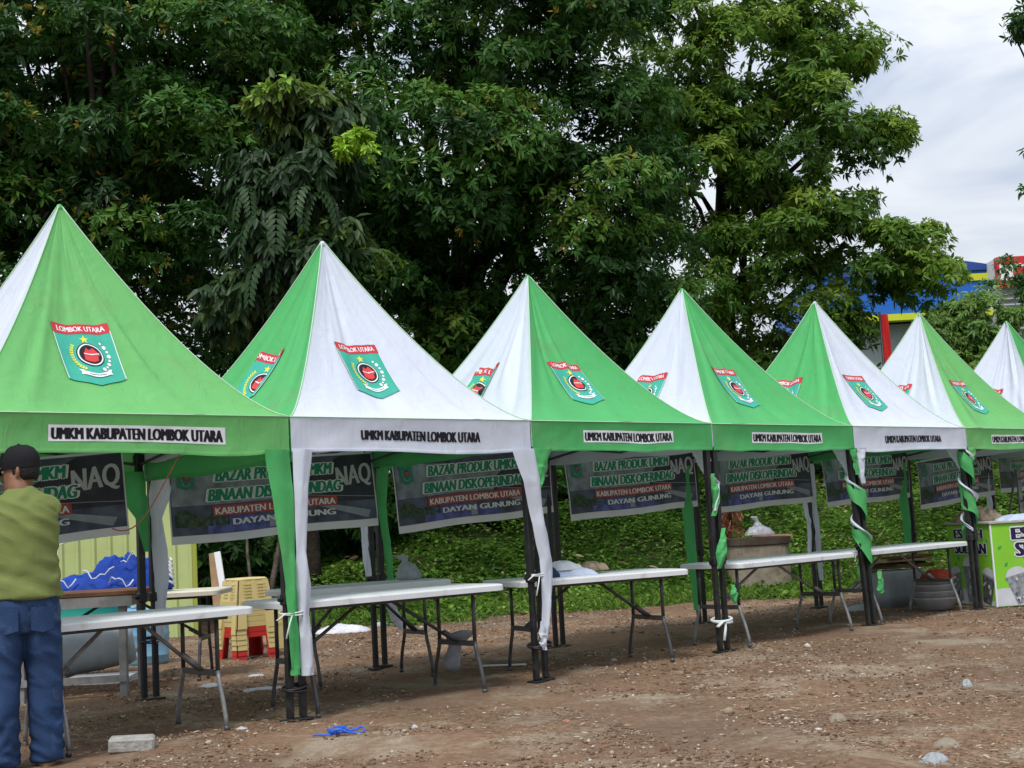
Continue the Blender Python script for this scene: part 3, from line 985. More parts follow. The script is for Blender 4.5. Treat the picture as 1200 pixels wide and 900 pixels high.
# pale bare stems in the dark gap beside the shed
mb = MB()
o_ = gnd(262, 742) + Vector((0, 2.6, 0))
o_.z = tz(o_.x, o_.y)
for dx, lean, hh, rr in ((0.0, 0.42, 1.5, 0.05), (0.16, 0.75, 1.3, 0.035), (-0.12, -0.22, 1.3, 0.03)):
    mb.tube([o_ + Vector((dx, 0, -0.05)), o_ + Vector((dx + lean * 0.3, 0.02, hh * 0.35)), o_ + Vector((dx + lean * 0.55, 0.1, hh * 0.7)), o_ + Vector((dx + lean * 0.6, 0.2, hh * 1.15))], [rr, rr * 0.85, rr * 0.7, rr * 0.5], 8)
rt = empty('bare_shrub', o_, 0, 'bare forked grey stems standing in the dark gap right of the green shed', 'shrub')
mb.build('trunk', M['pbark'], rt, True, o_)

# ------------------------------------------------------------------ green sheet-metal shed
M['shed'] = mat('yellow_green_sheet_metal', (0.42, 0.49, 0.20), 0.5, 0.35, var=0.05, vscale=1.5, dirt=(0.28, 0.32, 0.12), dscale=2.5, damt=0.4)
M['shedroof'] = mat('grey_shed_roof', (0.16, 0.17, 0.17), 0.6, 0.3, var=0.1)
sr = gnd(230, 746)
sx1, sy = sr.x, sr.y
root = empty('shed', (sx1 - 2.5, sy, 0), 0, 'yellow green ribbed metal shed standing behind the leftmost tents', 'shed')
mb = MB()
nrib = 26
prof = []
for i in range(nrib):
    x = sx1 - 5.0 * (1 - i / nrib)
    w = 5.0 / nrib
    prof += [(x, 0), (x + w * 0.62, 0), (x + w * 0.72, -0.03), (x + w * 0.9, -0.03)]
prof.append((sx1, 0))
vs = [(x, sy + dy, z) for z in (-0.05, 2.25) for x, dy in prof]
k = len(prof)
mb.add(vs, [(i, i + 1, k + i + 1, k + i) for i in range(k - 1)])
mb.add([(x, y, z) for z in (-0.05, 2.245) for x, y in ((sx1 - 4.99, sy + 0.02), (sx1 - 0.01, sy + 0.02), (sx1 - 0.95, sy + 2.6), (sx1 - 5.9, sy + 2.6))], [(3, 2, 1, 0), (4, 5, 6, 7), (0, 1, 5, 4), (1, 2, 6, 5), (2, 3, 7, 6), (3, 0, 4, 7)])
mb.build('wall', M['shed'], root, False, root.location)
mb = MB()
mb.box((sx1 + 0.02, sy - 0.045, 1.1), (0.05, 0.03, 2.3))
mb.build('corner_trim', mat('dark_yellow_trim', (0.30, 0.34, 0.05), 0.5), root, False, root.location)
mb = MB()
mb.add([(x, y, z) for z in (2.26, 2.32) for x, y in ((sx1 - 5.1, sy - 0.1), (sx1 + 0.05, sy - 0.1), (sx1 - 0.9, sy + 2.7), (sx1 - 6.0, sy + 2.7))], [(3, 2, 1, 0), (4, 5, 6, 7), (0, 1, 5, 4), (1, 2, 6, 5), (2, 3, 7, 6), (3, 0, 4, 7)])
mb.build('roof', M['shedroof'], root, False, root.location)

# ------------------------------------------------------------------ blue shop building far right
M['blue'] = mat('bright_blue_cladding', (0.010, 0.12, 0.52), 0.45, 0.4, var=0.06, vscale=0.6)
M['navy'] = mat('navy_roof_band', (0.02, 0.06, 0.26), 0.45, 0.4, var=0.05, vscale=0.6)
M['ylw'] = mat('yellow_band', (0.55, 0.60, 0.03), 0.5, 0.3)
M['louv'] = mat('white_louvre', (0.66, 0.67, 0.70), 0.5, 0.3)
M['gwall'] = mat('grey_rendered_wall', (0.36, 0.38, 0.40), 0.8, 0.15, var=0.1, vscale=0.8)
M['sign'] = mat('red_sign_face', (0.62, 0.02, 0.03), 0.4, 0.4)
D_ = 48.0
p0, p1 = at(960, 366, D_), at(1168, 372, D_)
ptop = at(1160, 316, D_).z
org = Vector(((p0.x + p1.x) / 2, D_, tz(p0.x, D_)))
root = empty('shop_building', org, 0, 'bright blue shop building with yellow stripes behind trees at the right', 'building')
zb = p1.z + 0.3
w_, xc = p1.x - p0.x, (p0.x + p1.x) / 2
MB().box((xc, D_ + 4, (zb + ptop) / 2), (w_, 8, ptop - zb)).build('wall', M['blue'], root, False, org)
mb = MB()
n = 16
for i in range(n):
    xa, xb = p0.x + w_ * i / n, p0.x + w_ * (i + 1) / n
    za = ptop + 0.55 * math.sin(math.pi * (0.15 + 0.8 * i / n)) + 0.08
    zc = ptop + 0.55 * math.sin(math.pi * (0.15 + 0.8 * (i + 1) / n)) + 0.08
    mb.add([(xa, D_ - 0.1, ptop), (xb, D_ - 0.1, ptop), (xb, D_ - 0.1, zc), (xa, D_ - 0.1, za), (xa, D_ + 8, ptop), (xb, D_ + 8, ptop), (xb, D_ + 8, zc), (xa, D_ + 8, za)], [(0, 1, 2, 3), (7, 6, 5, 4), (3, 2, 6, 7), (0, 4, 5, 1)])
mb.build('roof', M['navy'], root, False, org)
zs = at(1140, 325, D_).z
MB().box(((at(1120, 325, D_).x + at(1160, 325, D_).x) / 2, D_ - 0.03, zs), (at(1160, 325, D_).x - at(1120, 325, D_).x, 0.06, 0.26)).build('stripe', M['ylw'], root, False, org)
MB().box((xc, D_ - 0.03, zb - 0.12), (w_, 0.5, 0.24)).build('stripe', M['ylw'], root, False, org)
MB().box((xc, D_ + 4.2, (zb + org.z) / 2 - 0.2), (w_ * 0.98, 7, zb - org.z - 0.1)).build('ground_floor', M['gwall'], root, False, org)
# white louvred annexe with the red sign
q0, q1 = at(1173, 372, D_ - 1), at(1290, 372, D_ - 1)
zl, zh = at(1180, 372, D_ - 1).z - 3.5, at(1180, 302, D_ - 1).z
mb = MB()
mb.box(((q0.x + q1.x) / 2, D_ + 3, (zl + zh) / 2), (q1.x - q0.x, 7.6, zh - zl))
mb.build('annexe', M['louv'], root, False, org)
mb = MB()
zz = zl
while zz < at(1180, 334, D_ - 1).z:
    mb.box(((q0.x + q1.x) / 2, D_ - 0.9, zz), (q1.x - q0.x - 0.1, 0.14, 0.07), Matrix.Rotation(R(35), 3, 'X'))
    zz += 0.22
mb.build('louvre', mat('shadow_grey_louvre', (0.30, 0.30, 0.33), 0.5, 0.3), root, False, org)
z0, z1 = at(1180, 337, D_ - 1).z, zh + 0.02
mb = MB()
mb.box(((q0.x + q1.x) / 2, D_ - 0.95, (z0 + z1) / 2), (q1.x - q0.x, 0.3, z1 - z0))
sg = mb.build('sign_board', M['sign'], root, False, org)
mb = MB()
cx = at(1178, 322, D_ - 1).x
put_text(mb, 'IC', lambda x, y, e=0: (cx + 0.25 + x, D_ - 1.115 - e, (z0 + z1) / 2 + y - 0.33), 0.66, 0.95, fat=0.10)
mb.build('lettering', M['whp'], sg, False, org)

# red feather flag in front of the grey wall
FD = 22.5
fp = at(1047, 470, FD)
fz0 = tz(fp.x, FD)
root = empty('feather_flag', (fp.x, FD, fz0), 0, 'tall narrow red flag on a pole between the fifth and sixth peaks', 'flag')
ftop = at(1047, 368, FD).z
MB().tube([(fp.x - 0.11, FD, fz0 - 0.1), (fp.x - 0.11, FD, ftop + 0.05)], [0.03, 0.02], 8).build('pole', M['black'], root, True, root.location)
mb = MB()
mb.grid(lambda u, v: (fp.x - 0.095 + 0.15 * u * (1 - 0.25 * v), FD - 0.02 + 0.04 * math.sin(9 * v + 3 * u), fz0 + 1.1 + (ftop - fz0 - 1.1) * v), 4, 16)
mb.build('cloth', mat('red_flag_cloth', (0.60, 0.02, 0.02), 0.6, trans=0.2), root, True, root.location)

# ------------------------------------------------------------------ market tents
HW = 0.9925
PW = 1.4
DIRS = [((0, -1), (1, 0)), ((1, 0), (0, 1)), ((0, 1), (-1, 0)), ((-1, 0), (0, -1))]   # outward, sideways: front, right, back, left


class Panel:
    def __init__(s, k, seed, sag=0.05, big=None, amp=1.0, peak=(0, 0)):
        s.peak = peak
        s.o, s.l = DIRS[k]
        r = random.Random(seed * 13 + k)
        s.sag = sag * r.uniform(0.7, 1.3)
        s.folds = [(r.uniform(-0.85, 0.85), r.uniform(-0.35, 0.35), r.uniform(0.05, 0.14), r.uniform(-0.030, 0.030) * amp, r.uniform(0.25, 0.8), r.uniform(0.2, 0.45)) for _ in range(9)]
        if big:
            s.folds += big
        s.seed = seed * 3.7 + k

    def at(s, x, t, off=0.0):
        r = max(t, 0.010) * HW
        sn = max(-1.0, min(1.0, x / r))
        z = HE + (HA - HE) * (1 - max(t, 0.012)) ** PW
        e = 1 - sn * sn
        d = -s.sag * e * math.sin(math.pi * min(1, t ** 0.8))
        for s0, sl_, w, a, tc_, tw in s.folds:
            q = (sn - s0 - sl_ * (t - 0.5)) / w
            if abs(q) < 3:
                d += a * math.exp(-q * q) * math.exp(-((t - tc_) / tw) ** 2) * min(1, e * 2.0)
        d += 0.010 * mnoise.noise(Vector((sn * 2.5, t * 4, s.seed))) * e * min(1, 4 * (1 - t))
        d += 0.006 * mnoise.noise(Vector((sn * 9, t * 5, s.seed))) * e * min(1, 6 * (1 - t))
        d += off
        q = (1 - min(1, t)) ** 1.2
        return Vector((s.l[0] * x + s.o[0] * (r + d * 0.72) + s.peak[0] * q, s.l[1] * x + s.o[1] * (r + d * 0.72), z + d * 0.69 + s.peak[1] * q))

    def grid(s, nu=44, nv=40):
        mb = MB()
        mb.grid(lambda u, v: s.at((2 * u - 1) * max(v, 0.010) * HW, v), nu, nv)
        return mb


class Valance:
    def __init__(s, k, seed, drop):
        s.o, s.l = DIRS[k]
        s.seed, s.drop = seed * 5.1 + k * 1.3, drop
        r = random.Random(seed * 17 + k)
        s.dips = [(r.uniform(-0.8, 0.8), r.uniform(0.15, 0.5), r.uniform(-0.006, 0.016)) for _ in range(4)]

    def at(s, x, h, off=0.0):
        """h 0 at the eave .. 1 at the hem"""
        sn = x / HW
        e = min(1.0, (1 - abs(sn)) * 5)
        d = (0.014 * mnoise.noise(Vector((x * 2.6, h * 0.8, s.seed))) * h + 0.006 * mnoise.noise(Vector((x * 8 + h * 3, h * 2, s.seed))) * (0.3 + 0.7 * h)) * e - 0.010 * math.sin(math.pi * h) * e
        dz = sum(a * math.exp(-((sn - c) / w) ** 2) for c, w, a in s.dips) * h * e
        r = HW + d + off
        return Vector((s.l[0] * x + s.o[0] * r, s.l[1] * x + s.o[1] * r, HE - 0.002 - s.drop * h - dz))

    def grid(s):
        mb = MB()
        mb.grid(lambda u, v: s.at((2 * u - 1) * HW, v), 48, 8)
        # folded hem
        mb.grid(lambda u, v: s.at((2 * u - 1) * HW, 0.90 + 0.1 * v, 0.0025 * math.sin(math.pi * v) + 0.0005), 48, 2)
        return mb


EM = ['teal', 'redp', 'whp', 'yel', 'ink', 'redhut']


def emblem(fn):
    """district crest: fn(x -0.5..0.5, y 0 top .. 1 tip, layer) -> point"""
    mb = MB()
    # shield, point at the bottom
    mb.grid(lambda u, v: fn(u - 0.5, 0.0 + v * (0.86 + 0.14 * (1 - abs(2 * u - 1))), 1), 12, 16, 0)
    # thin pale border along the sides and the point
    for sx_ in (-1, 1):
        mb.grid(lambda u, v, q=sx_: fn(q * (0.488 + 0.012 * u), 0.12 + 0.74 * v, 2), 1, 10, 2)
    mb.grid(lambda u, v: fn(u - 0.5, 0.005 + 0.14 * v, 2), 12, 2, 1)
    put_text(mb, 'LOMBOK UTARA', lambda x, y, e=0: fn(x, 0.112 - y, 3 + e * 800), 0.075, 0.84, 2, fat=0.045)
    # star
    pts = []
    for i in range(10):
        a = math.pi / 2 + i * math.pi / 5
        r = 0.085 if i % 2 == 0 else 0.036
        pts.append(fn(r * math.cos(a), 0.235 - r * 0.75 * math.sin(a), 2))
    c = fn(0, 0.235, 2)
    mb.add([c] + pts, [(0, i + 1, (i + 1) % 10 + 1) for i in range(10)], 3)
    # disc
    for rr, mi, ly in ((0.235, 4, 2), (0.215, 2, 3), (0.190, 4, 4)):
        n = 28
        mb.add([fn(0.02, 0.475, ly)] + [fn(0.02 + rr * math.cos(2 * math.pi * i / n), 0.475 - rr * 0.80 * math.sin(2 * math.pi * i / n), ly) for i in range(n)], [(0, i + 1, (i + 1) % n + 1) for i in range(n)], mi)
    # red hut in the disc
    hut = [(-0.13, 0.10), (-0.115, -0.02), (-0.05, -0.12), (-0.015, -0.075), (0.07, -0.12), (0.15, -0.02), (0.155, 0.02), (0.12, 0.03), (0.10, 0.115), (0.02, 0.145), (-0.07, 0.135)]
    mb.add([fn(0.02, 0.49, 5)] + [fn(0.02 + x, 0.475 + y * 0.86, 5) for x, y in hut], [(0, i + 1, (i + 1) % len(hut) + 1) for i in range(len(hut))], 5)
    mb.add([fn(0.02 + x, 0.475 + y * 0.86, 6) for x, y in ((-0.115, -0.02), (0.0, 0.0), (0.15, -0.02), (0.15, -0.005), (0.0, 0.018), (-0.115, -0.005))], [(0, 1, 2, 3, 4, 5)], 2)
    # rice ear at the left, cotton at the right
    for i in range(12):
        t = i / 11
        a = math.radians(150 + 92 * t)
        cx, cy = 0.02 + 0.31 * math.cos(a), 0.47 - 0.27 * math.sin(a)
        for sgn in (-1, 1):
            da = a + math.pi / 2 + 0.5 * sgn - math.pi
            ex, ey = math.cos(da), -math.sin(da) * 0.8
            nx_, ny_ = -ey, ex
            L_ = 0.06
            mb.add([fn(cx, cy, 3), fn(cx + ex * L_ * .5 + nx_ * .016, cy + ey * L_ * .5 + ny_ * .016, 3), fn(cx + ex * L_, cy + ey * L_, 3), fn(cx + ex * L_ * .5 - nx_ * .016, cy + ey * L_ * .5 - ny_ * .016, 3)], [(0, 1, 2, 3)], 3)
    for i in range(8):
        t = i / 7
        a = math.radians(42 - 105 * t)
        cx, cy = 0.03 + 0.31 * math.cos(a), 0.47 - 0.27 * math.sin(a)
        n = 8
        rr = 0.022 + 0.012 * (i % 2)
        mb.add([fn(cx, cy, 3)] + [fn(cx + rr * math.cos(2 * math.pi * j / n), cy - rr * 0.9 * math.sin(2 * math.pi * j / n), 3) for j in range(n)], [(0, j + 1, (j + 1) % n + 1) for j in range(n)], 2)
    # ribbon
    mb.grid(lambda u, v: fn(-0.20 + 0.44 * u, 0.735 + 0.055 * math.sin(math.pi * u) + 0.065 * v, 4), 12, 1, 2)
    mb.add([fn(*p, 3) for p in ((-0.27, 0.70), (-0.19, 0.715), (-0.18, 0.80), (-0.25, 0.79), (-0.235, 0.745))], [(0, 1, 2, 3, 4)], 2)
    mb.add([fn(*p, 3) for p in ((0.31, 0.70), (0.275, 0.745), (0.29, 0.79), (0.22, 0.80), (0.23, 0.715))], [(0, 1, 2, 3, 4)], 2)
    mb.grid(lambda u, v: fn(-0.13 + 0.30 * u, 0.772 + 0.045 * math.sin(math.pi * (0.15 + 0.7 * u)) + 0.008 * v, 5), 10, 1, 4)
    return mb


def ribbon(name, pts, widths, m_, parent, across=(1, 0), bulge=0.03, nx_=6, twist=0.0, ripple=0.006, seed=0.0):
    """hanging cloth strip: centre line, half widths, horizontal direction across it"""
    pts = [Vector(p) for p in pts]
    n = len(pts)
    ac = Vector((across[0], across[1], 0)).normalized()
    fw = Vector((ac.y, -ac.x, 0))
    seg = 10

    def samp(t):
        f = t * (n - 1)
        i = min(int(f), n - 2)
        k = f - i
        k = k * k * (3 - 2 * k) * 0.6 + k * 0.4
        return pts[i].lerp(pts[i + 1], k), widths[i] * (1 - k) + widths[i + 1] * k

    def fn(u, v):
        c, w = samp(v)
        a = (2 * u - 1)
        q = 0.7 * ripple * mnoise.noise(Vector((a * 2 + seed, v * 9, 1))) * 3 + ripple * math.sin(a * 4 + v * 14 + seed)
        an = twist * v
        dx, dy = a * w, bulge * (1 - a * a) + q
        return c + ac * (dx * math.cos(an) - dy * math.sin(an)) + fw * (dx * math.sin(an) + dy * math.cos(an))
    mb = MB()
    mb.grid(fn, nx_, seg * (n - 1))
    return mb.build(name, m_, parent, True)


def spiral(mb, base, top, z0, z1, turns, rad, half, mi, ph0=0.0, seed=0.0, wob=0.35):
    """strip of cloth wound round a leg"""
    n = int(turns * 22)
    base, top = Vector(base), Vector(top)

    def fn(u, v):
        t = v
        z = z0 + (z1 - z0) * t
        f = (z - base.z) / (top.z - base.z)
        c = base.lerp(top, f)
        an = ph0 + turns * 2 * math.pi * t
        r = rad * (1 + wob * mnoise.noise(Vector((an * 0.7, seed, u * 1.5)))) + 0.004 * math.sin(8 * u + an)
        return Vector((c.x + r * math.cos(an), c.y + r * math.sin(an), z + (u - 0.5) * 2 * half * (0.75 + 0.5 * mnoise.noise(Vector((an * 0.5, seed + 5, 0))))))
    mb.grid(fn, 5, n, mi)


def tent(i, col, label, seed, lean=None, text_w=1.0, big=None, peak=(0, 0)):
    """square peaked tent, col = (front and back fabric, left and right fabric)"""
    root = empty('market_tent', W(2 * i - 1, 1), TH, label, 'tent', 'peaked market tents standing in a row')
    for k in range(4):
        c = col[k % 2]
        pn = Panel(k, seed, big=big if k == 3 else None, peak=peak)
        o = (pn.grid(72, 64) if k in (0, 3) else pn.grid()).build('roof_panel', M[c], root, True)
        if k in (0, 3, 1):
            w, t0, t1, xc = 0.345, 0.455, 0.755, -0.08
            fn = lambda x, y, ly: pn.at(xc + x * w, t0 + (t1 - t0) * y, 0.0055 + 0.0016 * ly)
            emblem(fn).build('emblem', [M[q] for q in EM], o)
        va = Valance(k, seed, 0.215 if k in (0, 2) else ((0.275 if i == 1 else 0.185) if k == 3 else (0.13 if i == 0 else 0.20)))
        vo = va.grid().build('valance', M[c], root, True)
        if k == 0:
            mb = MB()
            if c != 'white':
                mb.grid(lambda u, v: va.at((u - 0.5) * (text_w + 0.03) + 0.03, 0.29 + 0.42 * v, 0.0022), 48, 4, 1)
            put_text(mb, 'UMKM KABUPATEN LOMBOK UTARA', lambda x, y, e=0: va.at(0.03 + x, 0.655 - y, 0.0034 + e), 0.31, text_w, 0, fat=0.13, sx=1)
            mb.build('lettering', [M['ink'], M['strip']], vo)
    # ridge seams
    mb = MB()
    for k in range(4):
        pts = []
        for j in range(25):
            t = max(j / 24, 0.012)
            r = t * HW
            o_, l_ = DIRS[k]
            qk = (1 - t) ** 1.2
            pts.append(((o_[0] + l_[0]) * r + peak[0] * qk, (o_[1] + l_[1]) * r, HE + (HA - HE) * (1 - t) ** PW + 0.002 + peak[1] * qk))
        mb.tube(pts, 0.0045, 5)
    mb.build('ridge_seam', M['piping'], root, True)
    mb = MB()
    h_ = HW + 0.002
    mb.tube([(-h_, -h_, HE), (h_, -h_, HE), (h_, h_, HE), (-h_, h_, HE)], 0.0035, 5, closed=True)
    mb.build('eave_seam', M['piping'], root, True)
    mb = MB()
    mb.blob((peak[0], 0, HA - 0.03 + peak[1]), (0.022, 0.022, 0.026), 10, 6)
    mb.build('peak_cap', M[col[0]], root, True)
    # frame
    mb = MB()
    q = 0.955
    for sx_, sy_ in ((-1, -1), (1, -1), (1, 1), (-1, 1)):
        pass
    for a, b_ in (((-q, -q), (q, -q)), ((q, -q), (q, q)), ((q, q), (-q, q)), ((-q, q), (-q, -q))):
        a, b_ = Vector((*a, 0)), Vector((*b_, 0))
        md = (a + b_) / 2
        for p, r in ((a, md), (md, b_)):
            mb.tube([p + Vector((0, 0, 1.80)), r + Vector((0, 0, 1.67))], 0.011, 6)
            mb.tube([p + Vector((0, 0, 1.67)), r + Vector((0, 0, 1.80))], 0.011, 6)
    mb.build('scissor_frame', M['steel'], root)
    mb = MB()
    for sx_, sy_ in ((-1, -1), (1, -1), (1, 1), (-1, 1)):
        mb.tube([(sx_ * q, sy_ * q, 1.79), (0, 0, 2.15)], 0.011, 6)
    mb.tube([(0, 0, 2.0), (peak[0], 0, HA - 0.06 + peak[1])], 0.016, 8)
    mb.build('mast', M['steel'], root, True)
    for sx_, sy_ in ((-1, -1), (1, -1), (1, 1), (-1, 1)):
        dx = (lean or {}).get((sx_, sy_), 0.0)
        wp = root.matrix_world
        p = W(2 * i - 1 + sx_ * q + dx, 1 + sy_ * q)
        zg = tz(p.x, p.y)
        b0, t0 = Vector((sx_ * q + dx, sy_ * q, zg)), Vector((sx_ * q, sy_ * q, HE - 0.02))
        mb = MB()
        d = (t0 - b0).normalized()
        rot = d.to_track_quat('Z', 'X').to_matrix()
        mid = b0.lerp(t0, 0.40)
        mb.box((mid + t0) / 2, (0.048, 0.048, (t0 - mid).length), rot, 0, 0.005)
        mb.box((b0 + mid) / 2 + d * 0.02, (0.038, 0.038, (mid - b0).length), rot, 0, 0.004)
        mb.box(b0 + Vector((0, 0, 0.008)), (0.10, 0.10, 0.012), None, 0, 0.003)
        mb.box(mid + d * 0.0, (0.062, 0.062, 0.07), rot, 0, 0.008)
        mb.tube([mid + Vector((sx_ * -0.03, 0, 0)), mid + Vector((sx_ * -0.055, 0, 0.0))], 0.012, 8)
        mb.box(t0 - Vector((0, 0, 0.1)), (0.064, 0.064, 0.08), rot, 0, 0.008)
        mb.build('leg', M['black'], root)
    return root


G_, L_, W_ = 'green', 'lime', 'white'
BIGF = [(-0.05, 0.1, 0.07, -0.036, 0.62, 0.4), (0.25, 0.15, 0.22, 0.05, 0.6, 0.35), (-0.5, -0.2, 0.1, -0.025, 0.5, 0.4), (0.4, 0.5, 0.12, -0.035, 0.85, 0.2)]
LN3 = 0.10
tents = [
    tent(0, (L_, W_), 'leftmost and nearest tent, faded green front roof with the largest crest', 3, text_w=1.03, peak=(0.0, 0.03)),
    tent(1, (W_, G_), 'tent with a wide white front roof and green left side, second peak from the left', 5, text_w=1.0, peak=(-0.04, 0.0)),
    tent(2, (G_, W_), 'green fronted tent whose white left side is deeply creased, third peak from left', 8, text_w=0.97, big=BIGF, peak=(-0.02, -0.075)),
    tent(3, (G_, W_), 'green fronted tent with smooth white left side, in the middle of the row', 12, lean={(1, -1): LN3}, text_w=0.97, peak=(-0.08, -0.03)),
    tent(4, (W_, G_), 'white fronted tent with green left side in front of the airy tree', 15, lean={(-1, -1): LN3}, text_w=1.0),
    tent(5, (L_, W_), 'yellowish green fronted tent with peak before the red flag and bush', 19, text_w=0.97, big=[(0.0, 0.05, 0.07, -0.04, 0.55, 0.5)], peak=(0.0, 0.01)),
    tent(6, (G_, W_), 'farthest tent whose peak still shows, at the right edge behind the drink stall', 23, text_w=0.97, peak=(0.0, 0.05)),
    tent(7, (W_, G_), 'last tent of the row, its roof outside the frame, beyond the ladder', 27, text_w=0.97),
]

# ---- cloth covers and rags on the legs (tent-local coordinates: corner at x +-0.955, y -0.955 front)
def cover_strip(ti, x0, y0, prof, m_, **kw):
    """prof: rows of (dx, z, half width)"""
    return ribbon('leg_cover', [(x0 + dx, y0, z) for dx, z, w in prof], [w for dx, z, w in prof], M[m_], tents[ti], **kw)


FY = -1.005
# first corner: long green and white covers tied at the waist
cover_strip(0, 0.955, FY, [(-0.055, 1.625, 0.085), (-0.035, 1.40, 0.075), (-0.005, 1.0, 0.052), (0.008, 0.80, 0.042), (0.012, 0.63, 0.030), (0.012, 0.50, 0.036), (0.020, 0.32, 0.036), (0.022, 0.275, 0.034)], 'green', bulge=0.02, seed=1)
cover_strip(1, -0.955, FY, [(0.035, 1.625, 0.07), (0.012, 1.40, 0.05), (-0.005, 1.0, 0.040), (0.008, 0.80, 0.052), (-0.002, 0.63, 0.034), (0.004, 0.50, 0.045), (0.012, 0.32, 0.045), (0.010, 0.265, 0.042)], 'white', bulge=0.03, seed=2)
# second corner: loose white drape and a green flap
cover_strip(1, 0.955, FY - 0.01, [(-0.06, 1.625, 0.10), (0.0, 1.40, 0.085), (0.05, 1.10, 0.06), (0.095, 0.85, 0.055), (0.08, 0.60, 0.045), (0.055, 0.40, 0.025), (0.045, 0.30, 0.012)], 'white', bulge=0.04, seed=3)
cover_strip(2, -0.955, FY, [(0.04, 1.625, 0.095), (0.02, 1.50, 0.06), (0.0, 1.38, 0.022), (-0.02, 1.33, 0.008)], 'green', bulge=0.03, seed=4)
cover_strip(1, 0.945, FY - 0.03, [(0.01, 0.42, 0.010), (0.02, 0.33, 0.030), (0.02, 0.27, 0.034), (0.025, 0.22, 0.012)], 'white', bulge=0.02, seed=5)
# side flaps seen under the eaves
for ti, m_ in ((2, 'white'), (3, 'white'), (4, 'white'), (5, 'white')):
    ribbon('leg_cover', [(0.985, -0.86, 1.63), (0.985, -0.90, 1.52), (0.975, -0.945, 1.38), (0.97, -0.965, 1.28)], [0.10, 0.07, 0.03, 0.008], M[m_], tents[ti], across=(0, 1), bulge=0.02, seed=ti)
# third corner: twisted green rags on the bare legs
ribbon('leg_cover', [(0.94, FY, 1.42), (0.95, FY - 0.02, 1.30), (0.97, FY - 0.01, 1.18), (0.93, FY - 0.02, 1.08)], [0.006, 0.03, 0.035, 0.008], M['green'], tents[2], twist=2.4, seed=7)
ribbon('leg_cover', [(1.03, FY, 0.98), (1.0, FY - 0.02, 0.88), (0.97, FY - 0.02, 0.78), (0.95, FY - 0.01, 0.66)], [0.005, 0.035, 0.045, 0.012], M['green'], tents[2], twist=1.2, seed=8)
ribbon('leg_cover', [(-0.90, FY, 0.52), (-0.905, FY - 0.02, 0.45), (-0.90, FY - 0.02, 0.37)], [0.006, 0.035, 0.012], M['green'], tents[3], twist=0.8, seed=9)
ribbon('leg_cover', [(0.93, FY, 1.40), (0.99, FY - 0.02, 1.34), (0.97, FY - 0.02, 1.22), (0.93, FY - 0.02, 1.12)], [0.008, 0.012, 0.014, 0.01], M['white'], tents[2], twist=1.0, seed=10)
# fourth and fifth corners: covers wound like candy canes
mb = MB()
b3, t3 = Vector((1.0 + LN3, -0.955, 0)), Vector((1.0, -0.955, HE))
spiral(mb, b3, t3, 1.42, 0.50, 2.2, 0.075, 0.125, 0, 0.5, 1.0)
spiral(mb, b3, t3, 1.40, 0.60, 2.1, 0.079, 0.019, 1, 1.7, 2.0)
mb.build('leg_cover', [M['green'], M['white']], tents[3], True)
cover_strip(4, -0.955, FY, [(0.05, 1.625, 0.075), (0.03, 1.52, 0.055), (0.015, 1.40, 0.045), (0.02, 1.30, 0.025)], 'white', bulge=0.03, seed=11)
cover_strip(3, 0.955, FY, [(0.0, 1.625, 0.05), (0.02, 1.5, 0.03), (0.03, 1.38, 0.02)], 'green', bulge=0.03, seed=12)
ribbon('leg_cover', [(-0.83, FY - 0.02, 0.50), (-0.83, FY - 0.03, 0.42), (-0.82, FY - 0.02, 0.33), (-0.83, FY - 0.02, 0.30)], [0.006, 0.03, 0.05, 0.02], M['green'], tents[4], seed=13)
mb = MB()
b4, t4 = Vector((1.0, -0.955, 0)), Vector((1.0, -0.955, HE))
spiral(mb, b4, t4, 1.55, 0.76, 2.0, 0.075, 0.13, 0, 2.6, 3.0)
spiral(mb, b4, t4, 1.60, 0.80, 2.0, 0.080, 0.021, 1, 3.9, 4.0)
mb.build('leg_cover', [M['green'], M['white']], tents[4], True)
cover_strip(5, -0.955, FY, [(0.03, 1.625, 0.075), (0.01, 1.54, 0.03), (0.0, 1.50, 0.008)], 'lime', bulge=0.03, seed=14)
# back corners
BY = 0.93
cover_strip(0, 0.90, BY, [(-0.05, 1.62, 0.13), (0.0, 1.45, 0.10), (0.06, 1.28, 0.05), (0.085, 1.05, 0.02)], 'green', bulge=0.03, seed=15)
cover_strip(1, -0.93, BY, [(0.08, 1.60, 0.11), (0.03, 1.45, 0.09), (0.0, 1.28, 0.045), (0.015, 1.05, 0.06), (0.03, 0.85, 0.06), (0.01, 0.6, 0.035), (0.0, 0.40, 0.03)], 'white', bulge=0.03, seed=16)
cover_strip(1, 0.93, BY, [(-0.04, 1.62, 0.06), (-0.06, 1.3, 0.035), (-0.05, 1.0, 0.03), (-0.03, 0.75, 0.03)], 'white', bulge=0.03, seed=17)
cover_strip(2, -0.93, BY, [(0.02, 1.62, 0.07), (-0.01, 1.3, 0.045), (0.03, 1.0, 0.04), (0.05, 0.70, 0.03)], 'green', bulge=0.03, seed=18)
ribbon('leg_cover', [(-0.955, BY - 0.03, 0.62), (-0.93, BY - 0.05, 0.50), (-0.87, BY - 0.06, 0.38), (-0.84, BY - 0.05, 0.30)], [0.03, 0.05, 0.06, 0.012], M['white'], tents[2], seed=19)
cover_strip(3, 0.90, BY, [(-0.03, 1.60, 0.09), (-0.04, 1.2, 0.09), (-0.02, 0.8, 0.08), (-0.02, 0.45, 0.05), (-0.01, 0.15, 0.03)], 'green', bulge=0.04, seed=20)
cover_strip(4, 0.93, BY, [(-0.10, 1.60, 0.04), (-0.09, 1.2, 0.035), (-0.05, 0.95, 0.03), (-0.07, 0.6, 0.02)], 'white', bulge=0.03, seed=21)
